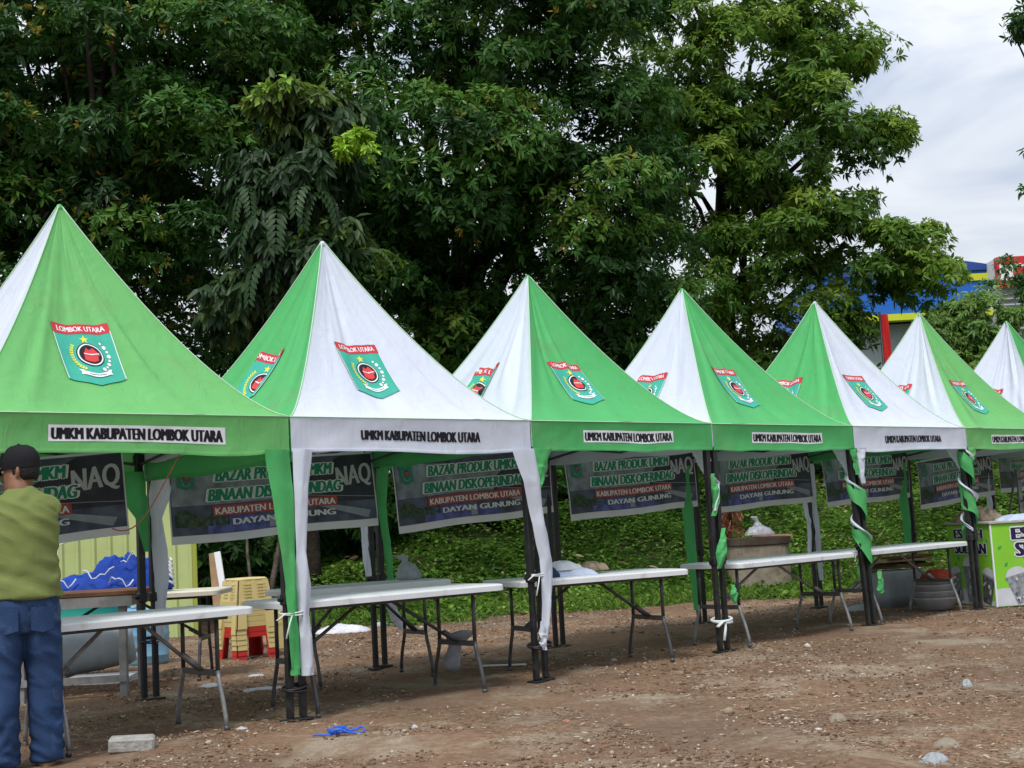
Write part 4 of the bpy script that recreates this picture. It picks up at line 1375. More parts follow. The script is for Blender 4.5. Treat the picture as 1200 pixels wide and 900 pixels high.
cover_strip(4, 0.99, BY, [(0.02, 1.60, 0.05), (0.03, 1.2, 0.04), (0.04, 0.8, 0.045), (0.05, 0.3, 0.035)], 'white', bulge=0.03, seed=22)
cover_strip(5, 0.86, BY, [(0.0, 1.60, 0.10), (-0.02, 1.2, 0.10), (0.0, 0.8, 0.08), (0.01, 0.4, 0.05)], 'green', bulge=0.04, seed=23)
cover_strip(6, 0.86, BY, [(0.0, 1.60, 0.07), (0.0, 1.2, 0.05), (0.03, 1.0, 0.06), (0.05, 0.8, 0.02)], 'white', bulge=0.04, seed=24)
# cords tied round the covers
def tie(ti, x0, z, rad=0.07, tails=True, m_='tie', r=0.004, y0=-0.955):
    mb = MB()
    for q in range(2):
        pts = [(x0 + rad * math.cos(a), y0 + rad * 0.9 * math.sin(a), z + 0.012 * math.sin(a + q) + q * 0.012) for a in [2 * math.pi * k / 20 for k in range(20)]]
        mb.tube(pts, r, 6, closed=True)
    if tails:
        mb.tube([(x0 - rad * 0.6, y0 - rad * 0.9, z), (x0 - rad * 1.1, y0 - rad * 1.3, z - 0.05), (x0 - rad * 1.5, y0 - rad * 1.4, z - 0.14)], r, 6)
        mb.tube([(x0 - rad * 0.6, y0 - rad * 0.9, z), (x0 - rad * 1.4, y0 - rad * 1.2, z + 0.005), (x0 - rad * 2.1, y0 - rad * 1.2, z - 0.03)], r * 1.6, 6, flat=0.4)
    mb.build('tie_cord', M[m_], tents[ti], True)


tie(0, 1.0, 0.64, 0.085, r=0.005)
tie(1, 1.02, 0.74, 0.09, r=0.005)
tie(2, 1.0, 0.24, 0.085, r=0.012)
tie(0, 0.99, 0.19, 0.075, False, 'black', 0.008)
tie(0, 1.0, 0.42, 0.07, False, 'black', 0.006, 0.955)
tie(1, 1.0, 0.24, 0.085, False, 'black', 0.010)

# ------------------------------------------------------------------ printed banners
M['bnight'] = mat('dark_slate_print', (0.080, 0.092, 0.140), 0.5, 0.3, var=0.55, vscale=7, trans=0.06)
M['bgrey'] = mat('misty_grey_print', (0.22, 0.26, 0.30), 0.5, 0.3, var=0.4, vscale=9)
M['bblack'] = mat('black_print_field', (0.034, 0.037, 0.052), 0.5, 0.3, var=0.5, vscale=5)
M['bleaf'] = mat('dark_leaf_print', (0.040, 0.075, 0.035), 0.5, 0.3, var=0.7, vscale=30)
M['bviolet'] = mat('violet_print', (0.10, 0.11, 0.32), 0.5, 0.3, var=0.5, vscale=12)
M['broad'] = mat('grey_road_print', (0.28, 0.31, 0.35), 0.5, 0.3, var=0.2, vscale=9)
M['bgreen'] = mat('deep_green_print', (0.014, 0.25, 0.14), 0.5, 0.3)
M['bwhite'] = mat('white_letter_print', (0.74, 0.76, 0.78), 0.5, 0.3)
M['bred'] = mat('brick_red_print', (0.42, 0.07, 0.06), 0.5, 0.3, var=0.2, vscale=20)
M['bsheet'] = mat('white_banner_vinyl', (0.68, 0.69, 0.70), 0.5, 0.3, var=0.06, vscale=4, trans=0.12)
M['bnaq'] = mat('silver_letter_print', (0.48, 0.50, 0.54), 0.5, 0.3)


def banner(i, label, zl, zr, ul=0.16, ur=1.98, seed=0):
    bw, bh = 1.82, 0.60
    c = W(2 * i - 2 + (ul + ur) / 2, 1.90, (zl + zr) / 2 + bh / 2 - 0.025)
    root = empty('banner', c, TH, label, 'banner', 'printed banners hung at the back of the tents')
    tilt = math.atan2(zr - zl, bw)
    rm = Matrix.Rotation(-tilt, 3, 'Y')
    sg = seed * 2.3

    def fn(x, z, ly=0):
        """x 0..1 across, z 0..1 up"""
        p = Vector(((x - 0.5) * bw, 0, (z - 0.5) * bh))
        p.y = 0.035 * mnoise.noise(Vector((p.x * 1.5, p.z * 2, sg))) + 0.05 * (1 - z) * mnoise.noise(Vector((p.x * 2.2, 0, sg + 4))) - 0.0022 * ly
        p.z += 0.006 * math.sin(x * 9 + sg) * (1 - z)
        return rm @ p

    mb = MB()
    mb.grid(lambda u, v: fn(u, v), 40, 14)
    sheet = mb.build('sheet', M['bsheet'], root, True)
    mb = MB()
    B0 = 0.10
    mb.grid(lambda u, v: fn(0.006 + 0.988 * u, B0 + (0.97 - B0) * v, 1), 40, 12, 0)
    mb.grid(lambda u, v: fn(0.01 + 0.70 * u, 0.46 + 0.49 * v * (1 - 0.25 * u), 2), 24, 6, 1)                     # misty hills
    mb.grid(lambda u, v: fn(0.02 + 0.24 * u, B0 + 0.10 + (0.16 + 0.06 * math.sin(u * 9)) * v, 2), 16, 4, 3)       # hedge
    mb.grid(lambda u, v: fn(0.16 + 0.46 * u, B0 + 0.005 + (0.16 + 0.05 * math.sin(u * 5)) * v, 2), 16, 3, 4)      # violet haze
    mb.grid(lambda u, v: fn(0.60 + 0.39 * u, 0.36 + (0.26 + 0.34 * min(1, u * 1.8)) * v, 3), 16, 6, 2)            # black swoosh
    mb.grid(lambda u, v: fn(0.64 + 0.30 * u + 0.02 * v, 0.36 - 0.24 * u + 0.07 * v * (0.4 + u), 3), 12, 2, 5)     # road
    mb.grid(lambda u, v: fn(0.62 + 0.37 * u, 0.47 - 0.075 * u + 0.008 * v, 4), 12, 1, 5)
    mb.grid(lambda u, v: fn(0.45 + 0.035 * u, B0 + 0.02 + 0.14 * v, 3), 2, 2, 5)                                  # little monument
    mb.build('print', [M[q] for q in ('bnight', 'bgrey', 'bblack', 'bleaf', 'bviolet', 'broad')], sheet, True)
    mb = MB()
    sk = lambda y: 0.0
    for txt, x0, x1, zb, hh in (('BAZAR PRODUK UMKM', 0.20, 0.775, 0.735, 0.155), ('BINAAN DISKOPERINDAG', 0.165, 0.815, 0.50, 0.155)):
        put_text(mb, txt, lambda x, y, e=0: fn((x0 + x1) / 2 + x, zb + y, 5 + e * 400), hh, x1 - x0, 1, fat=0.10, halo=0.075, shear=0.22)
        put_text(mb, txt, lambda x, y, e=0: fn((x0 + x1) / 2 + x, zb + y, 6.2 + e * 400), hh, x1 - x0, 0, fat=0.10, shear=0.22)
    mb.grid(lambda u, v: fn(0.185 + 0.60 * u, 0.315 + 0.125 * v, 5), 24, 1, 2)
    put_text(mb, 'KABUPATEN LOMBOK UTARA', lambda x, y, e=0: fn(0.485 + x, 0.335 + y, 6 + e * 400), 0.085, 0.58, 1, fat=0.05)
    put_text(mb, 'DAYAN GUNUNG', lambda x, y, e=0: fn(0.52 + x, 0.195 + y, 6 + e * 400), 0.08, 0.50, 1, fat=0.07)
    put_text(mb, 'NAQ', lambda x, y, e=0: fn(0.885 + x, 0.58 + y + 0.25 * x, 5 + e * 400), 0.27, 0.19, 3, fat=0.06)
    mb.build('lettering', [M[q] for q in ('bgreen', 'bwhite', 'bred', 'bnaq')], sheet)
    emblem(lambda x, y, ly: fn(0.072 + x * 0.075, 0.95 - 0.30 * y, 4 + ly * 0.6)).build('emblem', [M[q] for q in ['bgreen', 'bgrey', 'bgrey', 'bgrey', 'bblack', 'bred']], sheet)
    mb = MB()
    for x in (0.04, 0.36, 0.66, 0.96):
        a = fn(x, 0.985)
        mb.tube([a, a + Vector((0.01, 0.03, 0.07)), a + Vector((0.0, 0.05, max(0.10, HE - 0.03 - c.z - a.z)))], 0.008, 6)
    mb.build('hanging_tie', M['black'], root)
    return root


BN = [('half hidden banner beside the man with the black cap', 1.06, 1.20), ('banner reading BAZAR PRODUK UMKM behind the green and white covered corner', 1.105, 1.185),
      ('banner under the white fronted second tent, not hidden by any leg', 1.105, 1.215), ('banner in the third tent, hung above the table with folded cloths', 1.125, 1.21),
      ('banner in the fourth tent, above the concrete tank', 1.13, 1.205), ('banner behind the green and white wound leg above the grey wrapped crate', 1.13, 1.19),
      ('steeply tilted banner hanging loose above the drink stall', 1.03, 1.18), ('banner cut by the right edge above the ladder', 1.20, 1.22)]
for i, (lb, zl, zr) in enumerate(BN):
    banner(i, lb, zl, zr, 0.02 if i == 0 else 0.18, 1.80 if i == 0 else 1.97, seed=i)

# ------------------------------------------------------------------ folding tables
def rounded(hx, hy, r, n=5):
    pts = []
    for cx, cy, a0 in ((hx - r, hy - r, 0), (-hx + r, hy - r, 90), (-hx + r, -hy + r, 180), (hx - r, -hy + r, 270)):
        for k in range(n + 1):
            a = R(a0 + 90 * k / n)
            pts.append((cx + r * math.cos(a), cy + r * math.sin(a)))
    return pts


def folding_table(label, u, v, rot, L=1.7, wd=0.68, h=0.70, top='table', leg='steel', foot='steel', loc=None, rz=None, group='white folding tables', legin=0.19):
    p = loc if loc is not None else W(u, v)
    z0 = tz(p[0], p[1])
    root = empty('folding_table', (p[0], p[1], z0), (TH + R(rot)) if rz is None else rz, label, 'table', group)
    hx, hy = L / 2, wd / 2
    rings = []
    for ins, z in ((0.018, h), (0.004, h - 0.004), (0.0, h - 0.012), (0.0, h - 0.044), (0.014, h - 0.046), (0.022, h - 0.020)):
        rings.append([(x, y, z) for x, y in rounded(hx - ins, hy - ins, 0.05)])
    mb = MB()
    mb.loft(rings[::-1])
    mb.build('tabletop', M[top], root, False)
    for ex in (-1, 1):
        xl = ex * (hx - legin)
        for ey in (-1, 1):
            yl = ey * (hy - 0.13)
            mb = MB()
            pts = [(xl, yl, h - 0.03), (xl, yl, 0.34), (xl, yl + ey * 0.012, 0.28), (xl, yl + ey * 0.05, 0.18), (xl, yl + ey * 0.078, 0.08), (xl, yl + ey * 0.085, 0.004)]
            mb.tube(pts[:2], 0.0135, 8, 0)
            mb.tube(pts[1:], 0.0135, 8, 1)
            mb.tube([(xl, yl + ey * 0.085, 0.0), (xl, yl + ey * 0.085, 0.03)], 0.017, 8, 0)
            mb.build('leg', [M[leg], M[foot]], root, True)
        mb = MB()
        mb.box((xl, 0, 0.325), (0.022, wd - 0.26, 0.035), None, 0, 0.004)
        mb.build('crossbar', M[leg], root)
        MB().tube([(xl, -hy + 0.13, h - 0.05), (xl, hy - 0.13, h - 0.05)], 0.012, 8).build('hinge_bar', M[leg], root, True)
        mb = MB()
        mb.tube([(xl, 0.02, 0.335), (ex * 0.10, 0.02, h - 0.05)], 0.012, 8)
        mb.tube([(xl, -0.02, 0.335), (xl - ex * 0.12, -0.02, 0.335 + 0.12 * (h - 0.385) / (hx - legin - 0.10))], 0.016, 8)
        mb.build('brace', M[foot], root, True)
    mb = MB()
    for ey in (-1, 1):
        mb.box((0, ey * (hy - 0.12), h - 0.055), (L - 0.25, 0.022, 0.025))
    mb.build('rail', M[leg], root)
    return root


folding_table('white folding table nearest the camera, reaching behind the man in jeans', -0.93, 0.36, 0, 1.32, 0.68, 0.70, foot='silver')
folding_table('larger front table of the pair under the white fronted second tent', 0.81, 0.31, -4, 1.64, 0.68, 0.715)
folding_table('rear table of the pair under the second tent, bare top behind the front one', 1.45, 1.42, -9, 1.30, 0.60, 0.72)
folding_table('white folding table carrying a heap of folded cloths in the third tent', 2.78, 0.33, -14, 1.46, 0.68, 0.69)
folding_table('white folding table with a dark smudge on top, in front of the concrete tank', 5.02, 0.31, 0, 1.64, 0.68, 0.69, foot='silver', legin=0.10)
folding_table('white folding table ending at the green drink stall, junk stacked beneath', 7.02, 0.36, 0, 1.78, 0.66, 0.70, foot='silver')
q = gnd(254, 690, 0.72)
folding_table('cream topped folding table behind the left tents bearing a blue tarpaulin', 0, 0, 0, 1.75, 0.62, 0.72, top='beige', loc=(q.x - 0.87, q.y + 0.30, 0), rz=R(2))

# grey framed work table with a plank top
M['gwood'] = mat('weathered_grey_paint', (0.24, 0.24, 0.235), 0.8, 0.15, var=0.25, vscale=9, dirt=(0.12, 0.09, 0.07), dscale=6, damt=0.6)
M['plank'] = mat('dark_brown_plank', (0.13, 0.062, 0.033), 0.7, 0.25, var=0.4, vscale=5, bump=0.3, bscale=20)
M['pwood'] = mat('pale_plank', (0.36, 0.24, 0.14), 0.75, 0.2, var=0.3, vscale=6)
a_ = gnd(146, 818)
root = empty('work_table', (a_.x - 0.75, a_.y + 0.30, 0), R(3), 'grey framed work table with a brown plank top just right of the man', 'table')
for x in (-0.74, -0.02, 0.72):
    for y in (-0.28, 0.28):
        MB().box((x, y, 0.36), (0.055, 0.055, 0.74), None, 0, 0.004).build('leg', M['gwood'], root)
mb = MB()
mb.box((0, -0.315, 0.70), (1.6, 0.028, 0.075))
mb.box((0, 0.315, 0.70), (1.6, 0.028, 0.075))
mb.box((0.78, 0, 0.70), (0.028, 0.60, 0.074))
mb.box((0, -0.31, 0.14), (1.5, 0.025, 0.05))
mb.build('rail', M['gwood'], root)
mb = MB()
for k in range(5):
    mb.box((0, -0.27 + k * 0.135, 0.758), (1.68, 0.126, 0.034), None, 0, 0.004)
mb.build('plank_top', M['plank'], root)

# ------------------------------------------------------------------ blue tarpaulin heap on the cream table
M['tarp'] = mat('blue_tarpaulin', (0.010, 0.045, 0.29), 0.65, 0.15, var=0.2, vscale=8, bump=0.3, bscale=14)
M['rag'] = mat('white_rag', (0.55, 0.56, 0.58), 0.8, 0.1, var=0.1, vscale=12, bump=0.4, bscale=20)
tc_ = Vector((q.x - 1.02, q.y + 0.30, 0.722 + tz(q.x - 0.8, q.y + 0.3)))
root = empty('tarpaulin_heap', tc_, R(2), 'heap of folded blue tarpaulin with white hems lying on the cream table', 'tarpaulin')


def sheet(mb, cx, cy, z, lx, ly, h, seed, mi=0, rot=0.0, droop=0.0):
    """one rumpled folded layer with body"""
    ca, sa = math.cos(rot), math.sin(rot)

    def edge(a):
        k = 1 / max(abs(math.cos(a)), abs(math.sin(a))) ** 0.75
        return k * (0.92 + 0.16 * mnoise.noise(Vector((math.cos(a) * 2, math.sin(a) * 2, seed))))
    rings = []
    n = 40
    for f, zz in ((0.02, 0.0), (0.9, 0.0), (1.0, 0.25), (1.0, 0.7), (0.93, 0.95), (0.7, 1.0), (0.4, 1.06), (0.02, 1.05)):
        ring = []
        for i in range(n):
            a = 2 * math.pi * i / n
            k = edge(a) * f
            x, y = lx * k * math.cos(a), ly * k * math.sin(a)
            zt = h * zz + (0.25 * h * mnoise.noise(Vector((x * 7, y * 7, seed))) + 0.18 * h * mnoise.noise(Vector((x * 17, y * 17, seed + 3)))) * (1 if zz > 0.2 else 0) - droop * max(0, abs(x) - lx * 0.7)
            ring.append((cx + x * ca - y * sa, cy + x * sa + y * ca, z + zt))
        rings.append(ring)
    mb.loft(rings, mi)


mb = MB()
crumple(mb, 0.50, 0.22, 0.17, 3.3, 0, (0.03, 0, 0), 7.0, 0.95, 90, 0.12)
crumple(mb, 0.34, 0.19, 0.29, 8.1, 0, (0.20, 0.0, 0.015), 7.0, 0.8, 90, 0.14)
crumple(mb, 0.18, 0.15, 0.22, 5.7, 0, (0.42, -0.05, 0.02), 9.0, 0.9, 60, 0.2)
heap = mb.build('cloth', M['tarp'], root, True)
for k, (x, y, z, w_) in enumerate([(-0.25, -0.20, 0.12, 0.22), (0.05, -0.23, 0.17, 0.25), (0.30, -0.16, 0.28, 0.18), (0.22, -0.20, 0.10, 0.2), (0.50, -0.15, 0.20, 0.12)]):
    mb = MB()
    mb.tube([(x + w_ * (j / 7 - 0.5), y - 0.012 - 0.02 * math.sin(math.pi * j / 7), z + 0.035 * math.sin(j * 0.9 + k * 2) + 0.02 * math.sin(j * 2.1)) for j in range(8)], 0.010, 6, flat=0.5)
    mb.build('white_hem', M['rag'], heap, True)
for k in range(6):
    a = k * 0.9
    mb = MB()
    mb.tube([(0.54, -0.1, 0.06 + 0.035 * k), (0.58, -0.14 + 0.02 * k, 0.08 + 0.04 * k + 0.02 * math.sin(a)), (0.63, -0.12 - 0.02 * k, 0.05 + 0.038 * k)], 0.010, 6)
    mb.build('white_tassel', M['rag'], heap, True)
mb = MB()
crumple(mb, 0.20, 0.12, 0.13, 31, 0, (-0.47, -0.17, 0.001), 9, 0.6)
tag(mb.build('white_cloth', M['rag'], None, True), 'white crumpled cloth lying at the left foot of the blue tarpaulin heap', 'cloth').location = tc_

# ------------------------------------------------------------------ drums behind the tables
M['tealp'] = mat('teal_plastic', (0.02, 0.30, 0.25), 0.4, 0.45, var=0.08, vscale=4, dirt=(0.12, 0.14, 0.11), dscale=5, damt=0.4)
M['skyp'] = mat('light_blue_plastic', (0.17, 0.36, 0.52), 0.4, 0.45, var=0.08, vscale=4, dirt=(0.2, 0.2, 0.18), dscale=5, damt=0.4)
M['milkp'] = mat('milky_plastic', (0.42, 0.50, 0.53), 0.4, 0.45, var=0.08, vscale=4, dirt=(0.25, 0.24, 0.2), dscale=5, damt=0.4)


def drum(label, loc, r, h, m_, rot=None, group=None):
    root = empty('drum', loc, 0, label, 'drum', group)
    prof = [(0.02, 0), (r * 0.93, 0), (r, 0.03), (r, 0.10 * h + 0.02), (r * 1.03, 0.12 * h + 0.02), (r * 1.03, 0.14 * h + 0.02), (r, 0.16 * h + 0.02), (r * 1.02, 0.5 * h), (r * 1.05, 0.53 * h), (r * 1.02, 0.56 * h), (r, 0.86 * h), (r * 1.04, 0.88 * h), (r * 1.04, 0.91 * h), (r * 0.99, 0.94 * h), (r * 0.94, h), (r * 0.90, h * 0.99), (0.02, h * 0.985)]
    n = 32
    rm = rot if rot is not None else Matrix.Identity(3)
    mb = MB()
    mb.loft([[rm @ Vector((p * math.cos(2 * math.pi * i / n), p * math.sin(2 * math.pi * i / n), z)) for i in range(n)] for p, z in prof])
    mb.build('body', m_, root, True)
    mb = MB()
    for s_ in (-1, 1):
        mb = MB()
        mb.tube([rm @ Vector((s_ * r * 0.5, 0, h * 0.985)), rm @ Vector((s_ * r * 0.5, 0, h + 0.02))], r * 0.13, 14)
        mb.build('bung', m_, root, True)
    return root


q1 = gnd(112, 782)
drum('teal plastic drum standing under the blue tarpaulin', (q1.x - 0.08, q1.y + 0.25, 0), 0.33, 0.70, M['tealp'])
q2 = gnd(172, 779)
drum('light blue plastic drum partly behind the back leg of the nearest tent', (q2.x - 0.02, q2.y + 0.05, 0), 0.21, 0.52, M['skyp'])
q3 = gnd(95, 796)
drum('milky white drum lying on its side under the grey work table', (q3.x - 0.22, q3.y + 0.10, 0.225), 0.215, 0.62, M['milkp'], Matrix.Rotation(R(18), 3, 'Z') @ Matrix.Rotation(R(82), 3, 'Y'))
# white boards lying under the table
q4 = gnd(112, 801)
for k in range(3):
    o = MB().box((0, 0, 0.012), (0.62 - 0.05 * k, 0.34, 0.018), None, 0, 0.004).build('white_board', mat('white_board_paint', (0.66, 0.67, 0.70), 0.5, 0.3, var=0.05) if k == 0 else bpy.data.materials['white_board_paint'])
    o.location = (q4.x - 0.02 + 0.03 * k, q4.y + 0.06, tz(q4.x, q4.y) + 0.004 + 0.021 * k)
    o.rotation_euler = (0, 0, R(-6 + 5 * k))
    tag(o, ['lowest of the white boards stacked flat beneath the grey work table', 'middle white board in the flat pile beneath the grey work table', 'topmost white board of the flat pile beneath the grey work table'][k], 'board', 'white boards in a flat pile')
# plank and white stick leaning by the shed corner
q5 = gnd(248, 748)
def leaner(name, label, x0, w, t, L, m_, lean, y=0.0, tilt=0.0):
    o = MB().box((0, 0, L / 2), (w, t, L), None, 0, 0.003).build(name, m_)
    o.location = (x0, q5.y + 0.35 + y, tz(x0, q5.y) - 0.01)
    o.rotation_euler = (R(-8), R(tilt), 0)
    return tag(o, label, 'plank')
leaner('white_batten', 'white painted batten leaning beside the corner of the green shed', q5.x + 0.14, 0.075, 0.03, 1.02, M['whp'], 0, 0, -9)
leaner('brown_plank', 'brown plank leaning behind the white batten by the green shed', q5.x + 0.0, 0.12, 0.03, 1.0, M['pwood'], 0, 0.12, -5)

# ------------------------------------------------------------------ plastic stools
M['stool'] = mat('pale_yellow_plastic', (0.60, 0.48, 0.20), 0.4, 0.4, var=0.05, vscale=6, dirt=(0.36, 0.29, 0.15), dscale=6, damt=0.3)
M['stoolr'] = mat('red_plastic', (0.50, 0.025, 0.02), 0.4, 0.4, var=0.06, vscale=6)


def stool(label, loc, rz, m_):
    root = empty('plastic_stool', loc, rz, label, 'stool', 'stacked plastic stools')
    H, a, b = 0.46, 0.155, 0.215                                    # height, half width at the seat and at the feet
    hw = lambda z: b + (a - b) * z / H
    mb = MB()
    rings = []
    for ins, z in ((0.03, H - 0.022), (0.0, H - 0.03), (-0.004, H - 0.012), (0.01, H), (0.06, H + 0.002), (0.09, H - 0.004)):
        rings.append([(x, y, z) for x, y in rounded(a - ins, a - ins, 0.05)])
    mb.loft(rings)
    mb.build('seat', m_, root, False)
    mb = MB()
    for k in range(4):
        rm = Matrix.Rotation(R(90 * k), 3, 'Z')
        # upper apron of slats
        for j in range(5):
            z = H - 0.06 - j * 0.028
            w = hw(z)
            for sx_ in (-1, 1):
                mb.box(rm @ Vector((sx_ * 0.075, -w + 0.002, z)), (0.085, 0.010, 0.012), rm)
        z0, z1 = H - 0.215, H - 0.02
        wa, wb = hw(z0) - 0.003, hw(z1) - 0.003
        mb.add([rm @ Vector(p) for p in ((-wa, -wa, z0), (wa, -wa, z0), (wb, -wb, z1), (-wb, -wb, z1))], [(0, 1, 2, 3)])
        for x in (0.0,):
            w0, w1 = hw(z0), hw(z1)
            mb.add([rm @ Vector(p) for p in ((-0.024, -w0, z0), (0.024, -w0, z0), (0.024, -w1, z1), (-0.024, -w1, z1), (-0.024, -w0 + 0.012, z0), (0.024, -w0 + 0.012, z0), (0.024, -w1 + 0.012, z1), (-0.024, -w1 + 0.012, z1))], [(0, 1, 2, 3), (7, 6, 5, 4), (0, 4, 5, 1), (1, 5, 6, 2), (2, 6, 7, 3), (3, 7, 4, 0)])
        w0 = hw(z0 - 0.02)
        mb.box(rm @ Vector((0, -w0 + 0.006, z0 - 0.015)), (2 * w0 - 0.06, 0.014, 0.045), rm)
    mb.build('apron', m_, root)
    for k in range(4):
        rm = Matrix.Rotation(R(90 * k), 3, 'Z')
        mb = MB()
        w1, w0 = hw(H - 0.02), hw(0)
        tw, t = 0.105, 0.010
        for f, g_ in (((-w0, -w0), (-w1, -w1)),):
            for (dx, dy) in (((tw, 0), (0, t)), ((0, tw), (t, 0))):
                vs = []
                for (cx, cy), z in ((f, 0.0), (g_, H - 0.02)):
                    kx = 1.0 if z == 0 else 0.75
                    vs += [(cx, cy, z), (cx + dx[0] * kx if isinstance(dx, tuple) else cx + dx * kx, cy, z)] if False else []
                ex, ey = (dx, dy) if False else (0, 0)
        for (ax, ay) in ((1, 0), (0, 1)):
            vs = []
            for w, z, kk in ((w0, 0.0, 1.0), (w1, H - 0.02, 0.7)):
                for s_, q_ in ((0, 0), (tw * kk, 0), (tw * kk, t), (0, t)):
                    x = -w + (s_ if ax else q_)
                    y = -w + (q_ if ax else s_)
                    vs.append(rm @ Vector((x, y, z)))
            fs = [(3, 2, 1, 0), (4, 5, 6, 7), (0, 1, 5, 4), (1, 2, 6, 5), (2, 3, 7, 6), (3, 0, 4, 7)]
            if ay:
                fs = [tuple(reversed(f_)) for f_ in fs]
            mb.add(vs, fs)
        mb.build('leg', m_, root)
    return root


q6 = gnd(284, 774)
sx0, sy0 = q6.x + 0.01, q6.y + 0.22
zz = tz(sx0, sy0)
names = ['red stool at the very bottom of the tall stack', 'second red stool, just below the lowest yellow one of the stack', 'lowest pale yellow stool, just above the red ones, in the tall stack', 'second pale yellow stool up from the red base of the stack', 'third pale yellow stool up from the red base of the stack', 'fourth pale yellow stool up, directly below the topmost one', 'topmost pale yellow stool of the tall stack']
zc = 0.0
protoY = protoR = None
for k, lb in enumerate(names):
    red = k in (0, 1)
    src = protoR if red else protoY
    if src is None:
        o = stool(lb, (0, 0, 0), 0, M['stoolr' if red else 'stool'])
        if red:
            protoR = o
        else:
            protoY = o
    else:
        o = copy_tree(src)
        o['label'] = lb
    o.location = (sx0 + rnd.uniform(-0.004, 0.004), sy0, zz + zc)
    o.rotation_euler = (0, 0, TH - R(4) + R(rnd.uniform(-1.0, 1.0)))
    zc += 0.048
q7 = gnd(322, 760)
o = copy_tree(protoY)
o.location = (q7.x, q7.y + 0.2, tz(q7.x, q7.y))
o.rotation_euler = (0, 0, TH + R(12))
o['label'] = 'single pale yellow stool standing behind the tall stack'

# ------------------------------------------------------------------ concrete tank on the bank with things on its lid
M['conc'] = mat('stained_concrete', (0.25, 0.215, 0.165), 0.9, 0.1, var=0.3, vscale=4, bump=0.4, bscale=18, dirt=(0.09, 0.07, 0.05), dscale=3, damt=0.8)
M['wetrim'] = mat('dark_mossy_rim', (0.065, 0.048, 0.036), 0.8, 0.2, var=0.4, vscale=8)
pc = at(895, 655, 17.3)
zt_ = at(895, 630, 17.3).z
zb_ = tz(pc.x, pc.y + 0.3) - 0.1
root = empty('concrete_tank', (pc.x, pc.y + 0.4, zb_), 0, 'squat stained concrete tank with a dark rim on the green bank', 'tank')
n = 14
mb = MB()
mb.loft([[(0.40 * k_ * math.copysign(abs(math.cos(2 * math.pi * i / 28)) ** 0.6, math.cos(2 * math.pi * i / 28)), 0.38 * k_ * math.copysign(abs(math.sin(2 * math.pi * i / 28)) ** 0.6, math.sin(2 * math.pi * i / 28)), z) for i in range(28)] for k_, z in ((1.0, 0), (1.0, zt_ - zb_ - 0.10), (0.5, zt_ - zb_ - 0.10))])
mb.build('body', M['conc'], root, False)
mb = MB()
mb.loft([[(0.40 * k_ * math.copysign(abs(math.cos(2 * math.pi * i / 28)) ** 0.6, math.cos(2 * math.pi * i / 28)), 0.38 * k_ * math.copysign(abs(math.sin(2 * math.pi * i / 28)) ** 0.6, math.sin(2 * math.pi * i / 28)), z) for i in range(28)] for k_, z in ((0.98, zt_ - zb_ - 0.098), (1.05, zt_ - zb_ - 0.09), (1.05, zt_ - zb_), (0.3, zt_ - zb_))])
mb.build('rim', M['wetrim'], root, False)
yc = pc.y + 0.3
M['pinkwood'] = mat('pinkish_board', (0.34, 0.20, 0.15), 0.8, 0.15, var=0.25, vscale=6)
MB().box((0, 0, 0.02), (0.52, 0.3, 0.022), Matrix.Rotation(R(2), 3, 'Y')).build('wooden_board', M['pinkwood'])
o = bpy.data.objects['wooden_board']
o.location = (pc.x + 0.17, yc, zt_ + 0.0)
tag(o, 'pinkish wooden board laid across the lid of the concrete tank', 'board')
mb = MB()
crumple(mb, 0.19, 0.12, 0.12, 41, 0, (0, 0, 0), 11, 0.8)
mb.loft([[(w_ * math.cos(2 * math.pi * i / 18) * (1 + 0.4 * mnoise.noise(Vector((math.cos(i * .349) * 2, math.sin(i * .349) * 2, z * 12)))) + dx, 0.8 * w_ * math.sin(2 * math.pi * i / 18), z) for i in range(18)] for w_, dx, z in ((0.07, 0.0, 0.05), (0.075, 0, 0.10), (0.05, -0.01, 0.15), (0.02, -0.02, 0.18), (0.04, -0.05, 0.22), (0.045, -0.06, 0.245), (0.01, -0.06, 0.25))])
o = mb.build('rag_bundle', M['bag'], None, True)
o.location = (pc.x + 0.02, yc, zt_ + 0.035)
tag(o, 'grey and white rag bundle heaped on the board over the concrete tank', 'rag bundle')
# rusty hanging leaves beside the tank
M['rust'] = leaf_mat('rusty_dead_leaves', [(0, (0.10, 0.025, 0.012)), (0.5, (0.19, 0.055, 0.025)), (1, (0.30, 0.13, 0.06))], trans=0.2, rough=0.7)
cc = at(854, 602, 18.0)
root = empty('dead_fronds', (cc.x, cc.y, tz(cc.x, cc.y)), 0, 'clump of rusty red dead leaves hanging left of the concrete tank', 'plant')
rng = np.random.default_rng(77)
n = 260
base = np.array(cc) + rng.normal(0, 1, (n, 3)) * np.array([0.09, 0.1, 0.18]) + np.array([0, 0, 0.02])
d = unit(rng.normal(0, 0.5, (n, 3)) + np.array([0, -0.1, -0.9]))
V, F = leaf_arrays(base, d, rng.normal(0, 1, (n, 3)), rng.uniform(0.08, 0.18, n), rng.uniform(0.018, 0.04, n), 0.2, 0.2)
mesh_np('leaves', V - np.array(root.location), F, M['rust'], root, tint=np.repeat(rng.uniform(0, 1, n), 6))
MB().tube([cc + Vector((0, 0.1, 0.3)), cc + Vector((0.03, 0.12, -0.1)), Vector((cc.x, cc.y + 0.1, tz(cc.x, cc.y + 0.1)))], [0.012, 0.02, 0.025], 6).build('stem', M['bark'], root, True, root.location)

